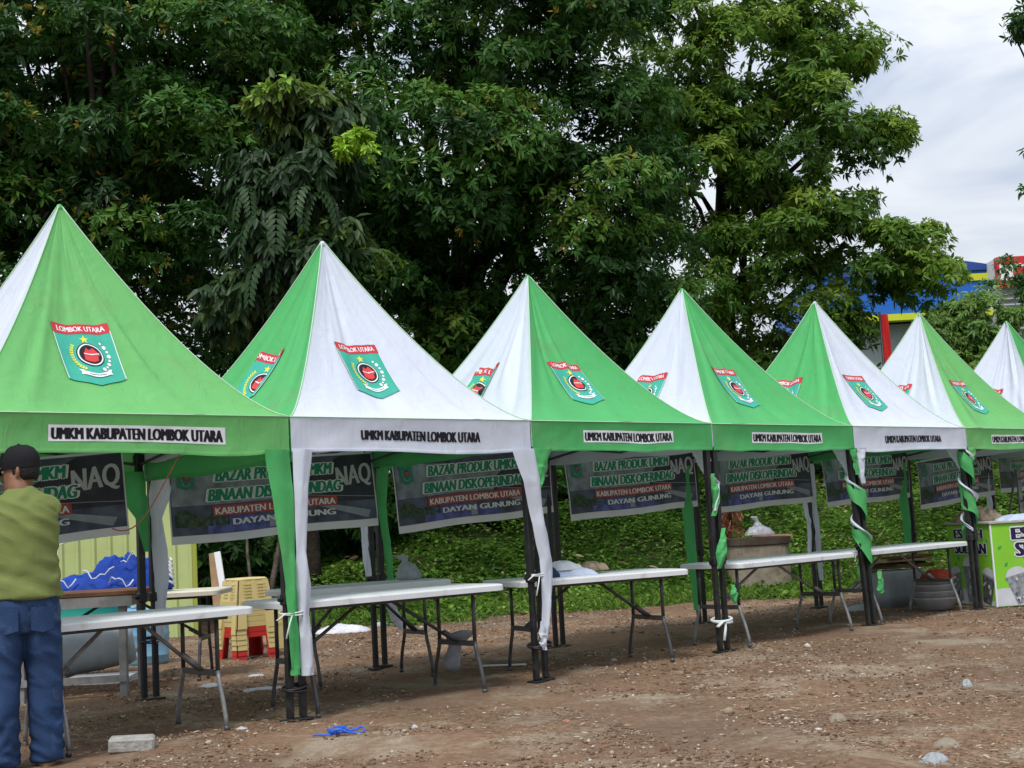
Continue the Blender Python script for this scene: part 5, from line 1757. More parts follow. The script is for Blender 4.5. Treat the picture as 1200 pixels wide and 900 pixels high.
# ------------------------------------------------------------------ drink stall
M['stall'] = mat('lime_stall_print', (0.23, 0.56, 0.035), 0.45, 0.35, var=0.10, vscale=3)
M['stalld'] = mat('deep_green_leaf_print', (0.04, 0.33, 0.05), 0.45, 0.35)
M['stallw'] = mat('pale_splash_print', (0.55, 0.57, 0.60), 0.45, 0.35, var=0.1, vscale=6)
M['cup'] = mat('grey_cup_print', (0.23, 0.25, 0.26), 0.45, 0.35, var=0.5, vscale=22)
M['cupd'] = mat('dark_cup_print', (0.085, 0.09, 0.10), 0.45, 0.35, var=0.6, vscale=18)
M['violet'] = mat('dark_violet_letter', (0.018, 0.010, 0.055), 0.5, 0.3)
M['stalltop'] = mat('pale_stall_top', (0.40, 0.38, 0.33), 0.6, 0.2, var=0.1)
cn = gnd(1169, 712)
lf = gnd(1117, 707)
ul = (lf - cn)
lw = ul.length
ang = math.atan2(-ul.y, -ul.x)                                      # left face runs from lf to cn
root = empty('drink_stall', cn, ang, 'lime green drink stall printed ES TEH SULTAN with pictures of cups', 'stall')
HS = 0.84
RW = 1.5
mb = MB()
mb.box((-lw / 2, RW / 2, HS / 2), (lw, RW, HS), None, 0, 0.006)
body = mb.build('counter', M['stall'], root)
mb = MB()
mb.box((-lw / 2, RW / 2, HS + 0.012), (lw + 0.04, RW + 0.04, 0.024), None, 0, 0.004)
mb.build('counter_top', M['stalltop'], root)


def stall_print(fn, w, parent, flip):
    """fn(x, z, layer), x in metres from the left end of the face"""
    mb = MB()
    big = w > 1.0
    for txt, zb, hh, wd_, dx in (('ES TEH', HS * 0.80 if big else HS * 0.83, 0.13 if big else 0.10, 0.66 if big else w * 0.66, -0.20 if big else 0), ('SULTAN', HS * 0.60 if big else HS * 0.64, 0.145 if big else 0.115, 0.74 if big else w * 0.72, -0.13 if big else 0.02)):
        put_text(mb, txt, lambda x, y, e=0: fn(w * 0.5 + x + dx, zb + y, 2 + e * 400), hh, wd_, 1, fat=0.10, halo=0.10)
        put_text(mb, txt, lambda x, y, e=0: fn(w * 0.5 + x + dx, zb + y, 3.2 + e * 400), hh, wd_, 0, fat=0.10)
    mb.build('lettering', [M['violet'], M['strip']], parent)
    mb = MB()
    mb.grid(lambda u, v: fn(0.004 + (w - 0.008) * u, 0.01 + (0.11 + 0.07 * math.sin(w * u * 5 + 1)) * v, 1), 24, 2)
    mb.build('splash_print', M['stallw'], parent)
    for cx, sc, mi, ti in ((w * 0.20, 1.05, 'cup', -0.22), (w * 0.80, 1.05, 'cupd', 0.25), (w * 0.5, 1.35, 'cup', 0.0)):
        mb = MB()
        ly = 5 if sc > 1.2 else 2
        rot = lambda dx, dz: (cx + dx * math.cos(ti) + dz * math.sin(ti), 0.03 + dz * math.cos(ti) - dx * math.sin(ti))
        h, r0, r1 = 0.27 * sc, 0.070 * sc, 0.110 * sc
        mb.grid(lambda u, v: fn(*rot((2 * u - 1) * (r0 + (r1 - r0) * v), h * v), ly), 4, 6, 0)
        k = 12
        mb.add([fn(*rot(r1 * 1.05 * math.cos(math.pi * i / k), h + r1 * 0.8 * math.sin(math.pi * i / k)), ly) for i in range(k + 1)], [tuple(range(k + 1))], 1)
        mb.grid(lambda u, v: fn(*rot((2 * u - 1) * r1 * 1.08, h - 0.012 + 0.024 * v), ly + 1), 2, 1, 2)
        for q_ in range(12):
            v_ = rnd.uniform(0.1, 0.9)
            dx, dz = rnd.uniform(-0.8, 0.8) * (r0 + (r1 - r0) * v_), h * v_
            s2 = rnd.uniform(0.010, 0.024)
            mb.add([fn(*rot(dx - s2, dz), ly + 1 + 0.05 * q_), fn(*rot(dx, dz - s2 * 1.4), ly + 1 + 0.05 * q_), fn(*rot(dx + s2, dz), ly + 1 + 0.05 * q_), fn(*rot(dx, dz + s2), ly + 1 + 0.05 * q_)], [(0, 1, 2, 3)], 3 + q_ % 2)
        mb.build('cup_picture', [M[mi], M['stallw'], M['cup'], M['cupd' if mi == 'cup' else 'cup'], M['stallw']], parent)
    for lx, lz, la, ls in ((0.06, 0.58, 0.6, 0.05), (0.25 * w, 0.46, 2.2, 0.06), (w - 0.12, 0.62, 1.1, 0.06), (w * 0.62, 0.45, 2.6, 0.05), (0.12, 0.40, 0.9, 0.05)):
        ca, sa = math.cos(la), math.sin(la)
        MB().add([fn(lx + x * ca - z * sa, lz + x * sa + z * ca, 1) for x, z in ((0, 0), (ls * 0.5, ls * 0.35), (ls * 1.3, 0), (ls * 0.5, -ls * 0.35))], [(0, 1, 2, 3)]).build('leaf_print', M['stalld'], parent)


stall_print(lambda x, z, ly: (-lw + x, -0.0018 * ly, z), lw, body, 0)
stall_print(lambda x, z, ly: (0.0018 * ly, x, z), RW, body, 0)
mb = MB()
mb.box((0.002, -0.002, HS / 2), (0.014, 0.014, HS - 0.01))
mb.build('corner_strip', M['whp'], root)
rm = Matrix.Rotation(ang, 3, 'Z')
sp = lambda x, y, z: cn + rm @ Vector((x, y, z))
# on the stall
M['leaflit'] = mat('brown_crumpled_paper', (0.26, 0.20, 0.14), 0.8, 0.1, var=0.6, vscale=16, bump=0.5, bscale=25)
mb = MB()
crumple(mb, 0.26, 0.14, 0.15, 51, 0, (0, 0, 0), 12, 0.85)
o = mb.build('crumpled_bag', M['leaflit'], None, True)
o.location = sp(-lw + 0.26, 0.24, HS + 0.024)
tag(o, 'crumpled brown and white paper bag on the left end of the drink stall', 'bag')
mb = MB()
crumple(mb, 0.24, 0.20, 0.06, 53, 0, (0, 0, 0), 5, 0.9)
o = mb.build('plastic_sheet', mat('pale_blue_sheet', (0.45, 0.52, 0.66), 0.5, 0.3, var=0.12, vscale=8), None, True)
o.location = sp(-0.14, 0.42, HS + 0.024)
tag(o, 'folded pale blue plastic sheet lying on top of the drink stall', 'sheet')

# ------------------------------------------------------------------ junk under the table beside the stall
M['gtarp'] = mat('grey_plastic_sheet', (0.25, 0.265, 0.28), 0.4, 0.4, var=0.15, vscale=6, bump=0.4, bscale=10)
q8 = gnd(1062, 712)
mb = MB()
rings = []
for z, k_ in ((0, 1.02), (0.12, 1.0), (0.28, 0.98), (0.36, 0.97), (0.38, 0.93), (0.385, 0.4)):
    rings.append([(0.27 * k_ * x * (1 + 0.05 * mnoise.noise(Vector((x * 2, y * 2, z * 5)))), 0.22 * k_ * y * (1 + 0.08 * mnoise.noise(Vector((x * 3, y * 2, z * 6 + 5)))), z + 0.012 * mnoise.noise(Vector((x * 4, y * 4, 9)))) for x, y in [(px_ / 1.0, py_ / 1.0) for px_, py_ in rounded(1, 1, 0.2, 6)]])
mb.loft(rings)
o = mb.build('covered_crate', M['gtarp'], None, True)
o.location = (q8.x, q8.y + 0.35, tz(q8.x, q8.y + 0.3))
o.rotation_euler = (0, 0, TH - 0.35)
tag(o, 'crate wrapped in grey plastic sheet standing under the table left of the stall', 'crate')
M['basin'] = mat('dull_aluminium', (0.34, 0.34, 0.34), 0.5, 0.4, var=0.15, vscale=12)
q9 = gnd(1106, 716)
for k, lb in enumerate(('bottom grey metal basin stacked beside the drink stall', 'second lowest grey metal basin stacked beside the drink stall', 'second highest grey metal basin stacked beside the drink stall', 'top grey metal basin, under the red cloth by the drink stall')):
    mb = MB()
    n = 28
    mb.loft([[(r_ * math.cos(2 * math.pi * i / n), r_ * math.sin(2 * math.pi * i / n), z) for i in range(n)] for r_, z in ((0.02, 0.0), (0.17, 0.0), (0.205, 0.10), (0.222, 0.115), (0.222, 0.125), (0.208, 0.12), (0.17, 0.02), (0.02, 0.015))])
    o = mb.build('metal_basin', M['basin'], None, True)
    o.location = (q9.x + 0.02, q9.y + 0.30, tz(q9.x, q9.y + 0.3) + 0.066 * k)
    tag(o, lb, 'basin', 'stacked metal basins')
mb = MB()
crumple(mb, 0.16, 0.12, 0.10, 61, 0, (0, 0, 0), 10, 0.6)
o = mb.build('red_cloth', mat('brick_red_cloth', (0.36, 0.06, 0.035), 0.8, 0.1, var=0.2), None, True)
o.location = (q9.x + 0.04, q9.y + 0.25, tz(q9.x, q9.y) + 0.328)
tag(o, 'brick red cloth draped over the stacked metal basins', 'cloth')
for k, (m_, dz, dx, lb) in enumerate((('plank', 0.0, 0.0, 'dark brown board lowest in the pile on the grey wrapped crate'), ('black', 0.035, -0.06, 'blackened board in the middle of the pile on the grey wrapped crate'), ('pwood', 0.07, 0.05, 'pale board in the pile on the grey wrapped crate'), ('plank', 0.105, 0.10, 'dark brown board topmost in the pile on the grey wrapped crate'))):
    o = MB().box((0, 0, 0.014), (0.80 - 0.05 * k, 0.16, 0.026), None, 0, 0.003).build('loose_board', M[m_])
    o.location = (q8.x + 0.06 + dx, q8.y + 0.36, tz(q8.x, q8.y + 0.3) + 0.40 + dz)
    o.rotation_euler = (0, 0, TH - 0.45 + 0.08 * k)
    tag(o, lb, 'board', 'boards piled on the wrapped crate')
q10 = gnd(1015, 716)
mb = MB()
crumple(mb, 0.16, 0.09, 0.07, 63, 0, (0, 0, 0), 9, 0.6)
o = mb.build('plastic_scrap', M['bag'], None, True)
o.location = (q10.x, q10.y + 0.2, tz(q10.x, q10.y))
tag(o, 'pale grey plastic scrap on the ground left of the wrapped crate', 'plastic scrap')

# ladder beyond the stall
ql = at(1192, 640, 16.2)
root = empty('step_ladder', (ql.x + 0.25, 16.2, tz(ql.x, 16.2)), TH * 0.4, 'pale step ladder standing behind the drink stall at the right edge', 'ladder')
for s_ in (-1, 1):
    MB().box((s_ * 0.19, 0, 0.72), (0.055, 0.03, 1.5), Matrix.Rotation(R(-7 * s_), 3, 'Y') @ Matrix.Rotation(R(-8), 3, 'X'), 0, 0.004).build('rail', M['silver'], root)
    MB().tube([(s_ * 0.2, 0.55, 0), (s_ * 0.12, 0.12, 1.45)], 0.014, 8).build('back_leg', M['silver'], root)
for k in range(5):
    MB().box((0, -0.02 + 0.08 * (k - 2) * 0.5, 0.25 + 0.27 * k), (0.44 - 0.05 * k, 0.08, 0.025), None, 0, 0.003).build('step', M['silver'], root)

# ------------------------------------------------------------------ cloths, bags and litter
M['paleblue'] = mat('pale_blue_cotton', (0.46, 0.52, 0.64), 0.8, 0.1, var=0.12, vscale=9, bump=0.3, bscale=16)
M['navyc'] = mat('navy_cotton', (0.02, 0.035, 0.07), 0.8, 0.1, var=0.2)
tp = lambda u, v, z: W(u, v, z)
zt3 = 0.692
for k, (u, v, lx, ly, h, m_, dz, lb) in enumerate([(2.62, 0.40, 0.26, 0.17, 0.045, 'paleblue', 0, 'flat pale blue garment under the other cloths on the third tent table'), (2.42, 0.42, 0.10, 0.15, 0.060, 'navyc', 0.0, 'navy cloth at the left end of the pile on the table'), (2.60, 0.40, 0.15, 0.12, 0.05, 'rag', 0.045, 'white printed cloth on top of the pale blue garment'), (2.86, 0.34, 0.13, 0.09, 0.05, 'leaflit', 0.025, 'brown patterned cloth at the right end of the pile on the table')]):
    mb = MB()
    crumple(mb, lx, ly, h * 1.3, 71 + k, 0, (0, 0, 0), 7, 0.93, rag=0.12)
    o = mb.build('folded_cloth', M[m_], None, True)
    p = W(u, v)
    o.location = (p.x, p.y, tz(*W(2.80, .32)[:2]) + zt3 + dz)
    o.rotation_euler = (0, 0, TH - R(14) + 0.1 * k)
    tag(o, lb, 'cloth', 'cloths piled on a table')
# clear bag on the rear table and rag in the legs of the front table
p = W(1.95, 1.62)
zr_ = tz(*W(1.22, 1.42)[:2]) + 0.72
mb = MB()
mb.loft([[(w_ * math.cos(2 * math.pi * i / 22) * (1 + 0.35 * mnoise.noise(Vector((math.cos(i * .2856) * 1.8, math.sin(i * .2856) * 1.8, z * 14)))) + dx, 0.85 * w_ * math.sin(2 * math.pi * i / 22) * (1 + 0.35 * mnoise.noise(Vector((math.cos(i * .2856) * 1.8, 7 + math.sin(i * .2856) * 1.8, z * 14)))), z) for i in range(22)] for w_, dx, z in ((0.06, 0, 0.0), (0.09, 0, 0.012), (0.095, 0.0, 0.05), (0.085, -0.005, 0.09), (0.06, -0.015, 0.125), (0.025, -0.03, 0.145), (0.018, -0.035, 0.155), (0.04, -0.05, 0.18), (0.05, -0.06, 0.20), (0.01, -0.06, 0.195))])
o = mb.build('plastic_bag', M['bag'], None, True)
o.location = (W(1.93, 1.42).x, W(1.93, 1.42).y, zr_ - 0.005)
tag(o, 'knotted greyish plastic bag standing at the end of the rear table', 'bag')
p = W(1.52, 0.42)
mb = MB()
mb.loft([[(w_ * math.cos(2 * math.pi * i / 16) * (1 + 0.25 * mnoise.noise(Vector((i * .7, z * 8, 3)))) + dx, 0.35 * w_ * math.sin(2 * math.pi * i / 16), z) for i in range(16)] for w_, dx, z in ((0.02, 0.0, 0.08), (0.06, -0.01, 0.12), (0.055, 0.0, 0.20), (0.045, 0.02, 0.26), (0.085, 0.05, 0.32), (0.09, 0.08, 0.345), (0.02, 0.08, 0.365))])
o = mb.build('grey_rag', mat('grey_felt_rag', (0.20, 0.205, 0.22), 0.9, 0.1, var=0.25, vscale=14), None, True)
o.location = (p.x, p.y, tz(p.x, p.y) + 0.01)
o.rotation_euler = (0, 0, R(10))
tag(o, 'grey rag hanging from the crossbar of the front table in the second tent', 'rag')


def litter(name, label, px, py, lx, ly, h, m_, seed, rot=0.0, cat='litter', dy=0.0):
    p = gnd(px, py)
    mb = MB()
    crumple(mb, lx, ly, h * 1.3, seed, 0, (0, 0, 0), 0.9 / min(lx, ly), 0.6)
    o = mb.build(name, M[m_], None, True)
    o.location = (p.x, p.y + dy, tz(p.x, p.y + dy) - 0.002)
    o.rotation_euler = (0, 0, rot)
    return tag(o, label, cat)


M['paper'] = mat('greyish_paper', (0.42, 0.43, 0.44), 0.8, 0.1, var=0.15, vscale=12)
M['prt'] = mat('printed_white_vinyl', (0.58, 0.58, 0.60), 0.5, 0.3, var=0.12, vscale=9, dirt=(0.15, 0.2, 0.45), dscale=14, damt=0.9)
litter('paper_sheet', 'greyish paper sheet on the ground left of the green and white leg cover', 312, 808, 0.17, 0.10, 0.012, 'paper', 81, 0.2)
litter('paper_sheet', 'small brownish paper scrap right behind the grey paper sheet', 325, 799, 0.12, 0.05, 0.012, 'leaflit', 82, 0.3)
litter('paper_scrap', 'pale paper scrap on the dirt between the stool stack and folding table', 300, 790, 0.07, 0.05, 0.012, 'paper', 83)
litter('paper_scrap', 'crumpled pale sacking by the light blue drum', 205, 792, 0.16, 0.08, 0.05, 'leaflit', 84, 0.3)
litter('paper_scrap', 'flattened white paper under the right end of the nearest table', 247, 803, 0.10, 0.06, 0.02, 'paper', 85, 0.5)
litter('paper_scrap', 'tiny white paper beside the foot of the nearest table', 283, 856, 0.035, 0.02, 0.008, 'paper', 86)
litter('crumpled_banner', 'crumpled white printed vinyl lying on the grass behind the second tent', 402, 741, 0.30, 0.16, 0.075, 'prt', 87, 0.1)
litter('crumpled_banner', 'pale vinyl scrap on the grass right of the crumpled printed one', 448, 734, 0.14, 0.05, 0.04, 'paper', 88, 0.5)
litter('plastic_scrap', 'clear crushed plastic on the bare dirt at the right', 1133, 804, 0.035, 0.025, 0.035, 'bag', 89)
litter('plastic_bag', 'white torn plastic bag half buried at the bottom right', 1095, 893, 0.07, 0.05, 0.03, 'bag', 90, 0.6)
litter('plastic_bag', 'white plastic bag on the edge of the grass before the tank', 892, 690, 0.07, 0.05, 0.05, 'rag', 91)
litter('plastic_bag', 'greyish plastic bag lying in the grass right of the tank', 932, 684, 0.18, 0.06, 0.06, 'bag', 92)
litter('plastic_bag', 'flattened grey bag in the grass straight below the tank', 887, 676, 0.14, 0.05, 0.08, 'bag', 93)
litter('paper_scrap', 'flat white scrap on the dirt below the second and third tents', 830, 674, 0.08, 0.04, 0.03, 'paper', 94)
litter('paper_scrap', 'faded orange scrap on the dirt right of the second corner post', 664, 849, 0.03, 0.018, 0.006, 'redcord', 95)
litter('stone', 'largest pale stone on the bare dirt in the right foreground', 982, 846, 0.045, 0.03, 0.03, 'conc', 96)
litter('stone', 'pale flat stone in the bottom right corner by the torn bag', 1110, 876, 0.06, 0.035, 0.03, 'conc', 97)
litter('stone', 'small pale stone between the blue rope and second corner post', 486, 857, 0.018, 0.014, 0.016, 'paper', 98)
# white pipe on the ground by the second corner
a_, b_ = gnd(563, 782), gnd(617, 781)
a_.z, b_.z = tz(a_.x, a_.y) + 0.012, tz(b_.x, b_.y) + 0.012
tag(MB().tube([a_, a_.lerp(b_, 0.5), b_], 0.008, 6).build('white_stick', M['tie'], None, True), 'thin white stick lying on the dirt left of the second corner post', 'stick')
# brick
p = gnd(150, 884)
o = MB().box((0, 0, 0.045), (0.235, 0.115, 0.075), None, 0, 0.010).build('concrete_block', mat('pale_grey_block', (0.36, 0.35, 0.325), 0.9, 0.1, var=0.25, vscale=14, bump=0.5, bscale=40, dirt=(0.2, 0.15, 0.1), dscale=12, damt=0.6))
o.location = (p.x, p.y + 0.07, tz(p.x, p.y) - 0.008)
o.rotation_euler = (R(4), R(2), R(12))
tag(o, 'pale grey block lying on the dirt right of the man', 'block')
# blue rope tangle
p = gnd(397, 866)
mb = MB()
pts = []
rr = random.Random(5)
for k in range(60):
    t = k / 59
    a = t * 17
    r_ = 0.045 + 0.025 * math.sin(a * 0.37)
    pts.append((0.03 + r_ * 1.5 * math.cos(a) + 0.02 * math.sin(a * 2.3), 0.03 * math.sin(a) + 0.02 * math.cos(a * 1.7), 0.012 + 0.012 * (1 + math.sin(a * 3.1))))
mb.tube([(-0.14, 0.0, 0.006), (-0.09, 0.01, 0.006), (-0.04, -0.01, 0.007)] + pts, 0.0042, 6)
mb.tube([(-0.06, 0.12, 0.006), (-0.01, 0.13, 0.008), (0.03, 0.10, 0.03), (0.02, 0.05, 0.04), (-0.03, 0.03, 0.04), (-0.05, 0.0, 0.02)], 0.0042, 6)
o = mb.build('rope', M['bluecord'], None, True)
o.location = (p.x, p.y, tz(p.x, p.y) + 0.003)
tag(o, 'tangle of bright blue rope on the dirt in the foreground', 'rope')
# reddish cord the man strings from the eave, white cord hanging over the table
a_ = W(-0.72, 0.02, 1.62)
pts = []
e_ = Vector((-2.35, 7.6, 1.20))
for k in range(15):
    t = k / 14
    p = a_.lerp(e_, t)
    p.z -= 0.12 * math.sin(math.pi * t) * (0.6 + t)
    pts.append(p)
tag(MB().tube(pts, 0.004, 6).build('cord', M['redcord'], None, True), 'long reddish cord sagging from the first tent front towards the man', 'cord')
mb = MB()
p = gnd(93, 790)
pts = [(p.x, p.y - 0.5, z) for z in (1.14, 0.9, 0.7, 0.45, 0.2, 0.02)]
pts = [(x + 0.012 * math.sin(z * 6), y, z) for x, y, z in pts]
mb.tube([(pts[0][0] + 0.0, pts[0][1] + 0.2, 1.16)] + pts, 0.006, 6)
tag(mb.build('cord', M['tie'], None, True), 'white cord hanging down in front of the teal drum', 'cord')

# ------------------------------------------------------------------ the man at the left
M['skin'] = mat('brown_skin', (0.24, 0.115, 0.065), 0.5, 0.35, var=0.10, vscale=18)
M['shirt'] = mat('olive_cotton', (0.165, 0.20, 0.065), 0.85, 0.1, var=0.08, vscale=5, bump=0.15, bscale=120)
M['jean'] = mat('blue_denim', (0.028, 0.056, 0.130), 0.85, 0.1, var=0.25, vscale=5, bump=0.25, bscale=140, dirt=(0.14, 0.20, 0.30), dscale=3.0, damt=0.8)
M['cap'] = mat('black_cap_cloth', (0.014, 0.014, 0.017), 0.8, 0.15, var=0.2)
M['hair'] = mat('black_hair', (0.012, 0.010, 0.009), 0.6, 0.3, bump=0.6, bscale=90)
M['shoe'] = mat('brown_leather', (0.085, 0.042, 0.025), 0.5, 0.35, var=0.25, vscale=14)
M['sole'] = mat('tan_sole', (0.30, 0.19, 0.10), 0.8, 0.1)
M['belt'] = mat('black_belt', (0.012, 0.012, 0.013), 0.5, 0.3)
MAN = Vector((-2.585, 6.84, tz(-2.585, 6.84)))
man = empty('person', MAN, R(24), 'man seen from behind in black cap, olive T-shirt and blue jeans, arms raised', 'person')
ell = lambda c, rx, ry, n=20, az=0.0, lean=0.0: [Vector((c[0] + rx * math.cos(2 * math.pi * i / n + az), c[1] + ry * math.sin(2 * math.pi * i / n + az), c[2] + lean * math.sin(2 * math.pi * i / n + az))) for i in range(n)]


def wrinkle(amp, fx, fz, seed):
    def f(co, no):
        k = mnoise.noise(Vector((co.x * fx + seed, co.y * fx, co.z * fz + 0.8 * mnoise.noise(Vector((co.x * 4, co.y * 4, co.z * 3 + seed))) * 3)))
        w_ = Vector((co.x * 3.2 + 0.6 * k, co.y * 3.2, co.z * 12 + co.x * 5 * seed / 3 + seed))
        k2 = 0.5 - abs(mnoise.noise(w_)) * 1.9                       # long drawn folds
        return co + no * amp * (k * 0.7 + k2 * 1.0)
    return f


# body: head, neck, torso core, arms with hands, one skin
HC = Vector((0.0, 0.055, 1.555))
hrot = Matrix.Rotation(R(68), 3, 'Z') @ Matrix.Rotation(R(-4), 3, 'X')     # face (+Y) turned to the left
hp = lambda x, y, z: HC + hrot @ Vector((x, y, z))
mb = MB()
head = [(-0.118, 0.030, 0.030, 0.040), (-0.112, 0.046, 0.050, 0.030), (-0.085, 0.058, 0.072, 0.020), (-0.05, 0.066, 0.086, 0.008), (-0.01, 0.071, 0.093, 0.0), (0.03, 0.074, 0.097, -0.004), (0.065, 0.072, 0.093, -0.008), (0.095, 0.058, 0.076, -0.010), (0.112, 0.034, 0.045, -0.012), (0.118, 0.008, 0.012, -0.012)]
mb.loft([[hp(rx * math.cos(2 * math.pi * i / 20), ry * math.sin(2 * math.pi * i / 20) + cy, z) for i in range(20)] for z, rx, ry, cy in head])
mb.loft([[hp(w_ * math.cos(2 * math.pi * i / 10), 0.088 + dy + w_ * math.sin(2 * math.pi * i / 10), z) for i in range(10)] for z, w_, dy in ((-0.045, 0.012, 0.0), (-0.035, 0.018, 0.010), (-0.02, 0.013, 0.012), (0.005, 0.009, 0.004), (0.025, 0.008, -0.002))])
for s_ in (-1, 1):                                                  # ears, brow, lips
    mb.blob(hp(s_ * 0.078, -0.012, -0.012), (0.012, 0.021, 0.034), 12, 8, 0, 3, 0, hrot @ Matrix.Rotation(R(-18 * s_), 3, 'Z'))
    mb.blob(hp(s_ * 0.03, 0.086, 0.022), (0.026, 0.012, 0.008), 10, 6, 0, 3, 0, hrot)
mb.blob(hp(0, 0.092, -0.067), (0.024, 0.010, 0.006), 10, 6, 0, 3, 0, hrot)
mb.blob(hp(0, 0.090, -0.078), (0.021, 0.010, 0.006), 10, 6, 0, 3, 0, hrot)
mb.blob(hp(0, 0.078, -0.105), (0.024, 0.020, 0.018), 10, 6, 0, 3, 0, hrot)
mb.loft([ell((0, 0.0, 1.36), 0.075, 0.065), ell((-0.005, 0.01, 1.42), 0.060, 0.058), ell((-0.012, 0.022, 1.47), 0.056, 0.058), ell((-0.02, 0.04, 1.53), 0.052, 0.056)])
mb.loft([ell((0, 0, z), rx, ry) for z, rx, ry in ((0.86, 0.14, 0.10), (1.0, 0.135, 0.095), (1.15, 0.145, 0.10), (1.30, 0.155, 0.10), (1.39, 0.10, 0.075))])


def arm(mb, sh, el, wr, k=1.0):
    sh, el, wr = Vector(sh), Vector(el), Vector(wr)
    mb.tube([sh, sh.lerp(el, 0.35), sh.lerp(el, 0.8), el, el.lerp(wr, 0.3), el.lerp(wr, 0.75), wr], [0.052, 0.049, 0.041, 0.040, 0.041, 0.031, 0.026], 12)
    d = (wr - el).normalized()
    s_ = d.cross(Vector((0, 0, 1))).normalized()
    u_ = s_.cross(d)
    mb.loft([[wr + d * t + s_ * (w_ * math.cos(2 * math.pi * i / 12)) + u_ * (h_ * math.sin(2 * math.pi * i / 12)) for i in range(12)] for t, w_, h_ in ((-0.01, 0.026, 0.020), (0.03, 0.036, 0.018), (0.07, 0.041, 0.016), (0.095, 0.040, 0.013), (0.10, 0.03, 0.008))])
    for j in range(4):
        o_ = (j - 1.5) * 0.021
        L_ = (0.062, 0.074, 0.070, 0.054)[j]
        p0_ = wr + d * 0.085 + s_ * o_
        p1_ = p0_ + d * L_ * 0.5 - u_ * 0.012
        p2_ = p1_ + d * L_ * 0.25 - u_ * L_ * 0.38
        p3_ = p2_ - d * L_ * 0.12 - u_ * L_ * 0.32
        mb.tube([p0_, p1_, p2_, p3_], [0.0092, 0.0088, 0.008, 0.007], 8)
    t0_ = wr + d * 0.025 - s_ * 0.030 * k
    mb.tube([t0_, t0_ + d * 0.035 - s_ * 0.022 * k - u_ * 0.01, t0_ + d * 0.065 - s_ * 0.014 * k - u_ * 0.03], [0.014, 0.0105, 0.008], 8)


LSH, LEL, LWR = (-0.185, 0.01, 1.365), (-0.40, 0.14, 1.30), (-0.42, 0.36, 1.46)
RSH, REL, RWR = (0.125, 0.02, 1.335), (0.055, 0.29, 1.27), (-0.14, 0.46, 1.42)
arm(mb, LSH, LEL, LWR, 1)
arm(mb, RSH, REL, RWR, -1)
body = remesh(mb.build('body', M['skin'], man, True), 0.006, 3)
mb = MB()
for s_ in (-1, 1):
    mb.blob(hp(s_ * 0.030, 0.083, 0.004), (0.012, 0.010, 0.009), 10, 8, 0, 3, 0, hrot)
mb.build('eyes', M['whp'], man, True)
mb = MB()
for s_ in (-1, 1):
    mb.blob(hp(s_ * 0.030, 0.0925, 0.004), (0.005, 0.002, 0.005), 8, 6, 0, 3, 0, hrot)
mb.build('irises', M['hair'], man, True)
# hair below the cap
mb = MB()
n = 26
mb.loft([[hp(rx * math.cos(a) * k_, ry * math.sin(a) * k_ - 0.004, z) for a in [R(168) + R(204) * i / n for i in range(n + 1)] for k_ in (1,)] + [hp(rx * 0.86 * math.cos(a), ry * 0.86 * math.sin(a) - 0.004, z) for a in [R(168) + R(204) * (n - i) / n for i in range(n + 1)]] for z, rx, ry in ((-0.055, 0.064, 0.088), (-0.03, 0.076, 0.100), (0.0, 0.079, 0.104), (0.03, 0.080, 0.105))])
mb.build('hair', M['hair'], man, True)
# cap
mb = MB()
rings = []
for z, k_ in ((0.008, 1.06), (0.03, 1.09), (0.06, 1.09), (0.09, 0.99), (0.115, 0.80), (0.132, 0.50), (0.138, 0.10)):
    rings.append([hp(0.078 * k_ * math.cos(2 * math.pi * i / 28), 0.101 * k_ * math.sin(2 * math.pi * i / 28) - 0.004, z + 0.004) for i in range(28)])
mb.loft(rings, 0, False, True)
cp = mb.build('cap', M['cap'], man, True)
mb = MB()
for lz in (0.0, 0.006):
    mb.grid(lambda u, v: hp((2 * u - 1) * 0.075 * (1 - 0.35 * v * v), 0.085 + 0.085 * v * (1 - 0.25 * (2 * u - 1) ** 2), 0.022 - 0.02 * v - 0.018 * (2 * u - 1) ** 2 + lz), 10, 5)
mb.build('cap_peak', M['cap'], cp, True)
mb = MB()
mb.blob(hp(0.0, -0.004, 0.142), (0.010, 0.010, 0.006), 10, 6)
mb.build('cap_button', M['cap'], cp, True)
mb = MB()
mb.blob(hp(0.050, 0.085, 0.070), (0.012, 0.006, 0.016), 12, 8, 0.3, 3, 1, hrot @ Matrix.Rotation(R(-32), 3, 'Z'))
mb.blob(hp(0.066, 0.066, 0.066), (0.006, 0.010, 0.012), 12, 8, 0.3, 3, 2, hrot @ Matrix.Rotation(R(-32), 3, 'Z'))
mb.build('cap_badge', M['whp'], cp, True)
# T-shirt
mb = MB()
mb.loft([ell((dx, dy, z), rx, ry, 28) for z, rx, ry, dx, dy in ((0.875, 0.208, 0.158, 0, 0.0), (0.90, 0.210, 0.158, 0, 0.0), (1.0, 0.195, 0.140, 0, 0.0), (1.10, 0.192, 0.135, 0, 0.0), (1.20, 0.198, 0.138, 0, 0.0), (1.30, 0.200, 0.135, 0, 0.0), (1.36, 0.185, 0.115, 0, 0.0), (1.41, 0.140, 0.095, 0, 0.005), (1.447, 0.088, 0.080, -0.006, 0.01), (1.465, 0.070, 0.072, -0.008, 0.014))])
for sh, el in ((LSH, LEL), (RSH, REL)):
    a_, b_ = Vector(sh), Vector(el)
    mb.tube([a_ - (b_ - a_) * 0.25, a_, a_.lerp(b_, 0.4), a_.lerp(b_, 0.85)], [0.070, 0.078, 0.074, 0.072], 18)
remesh(mb.build('shirt', M['shirt'], man, True), 0.010, 3, wrinkle(0.014, 4.5, 10, 3.0))
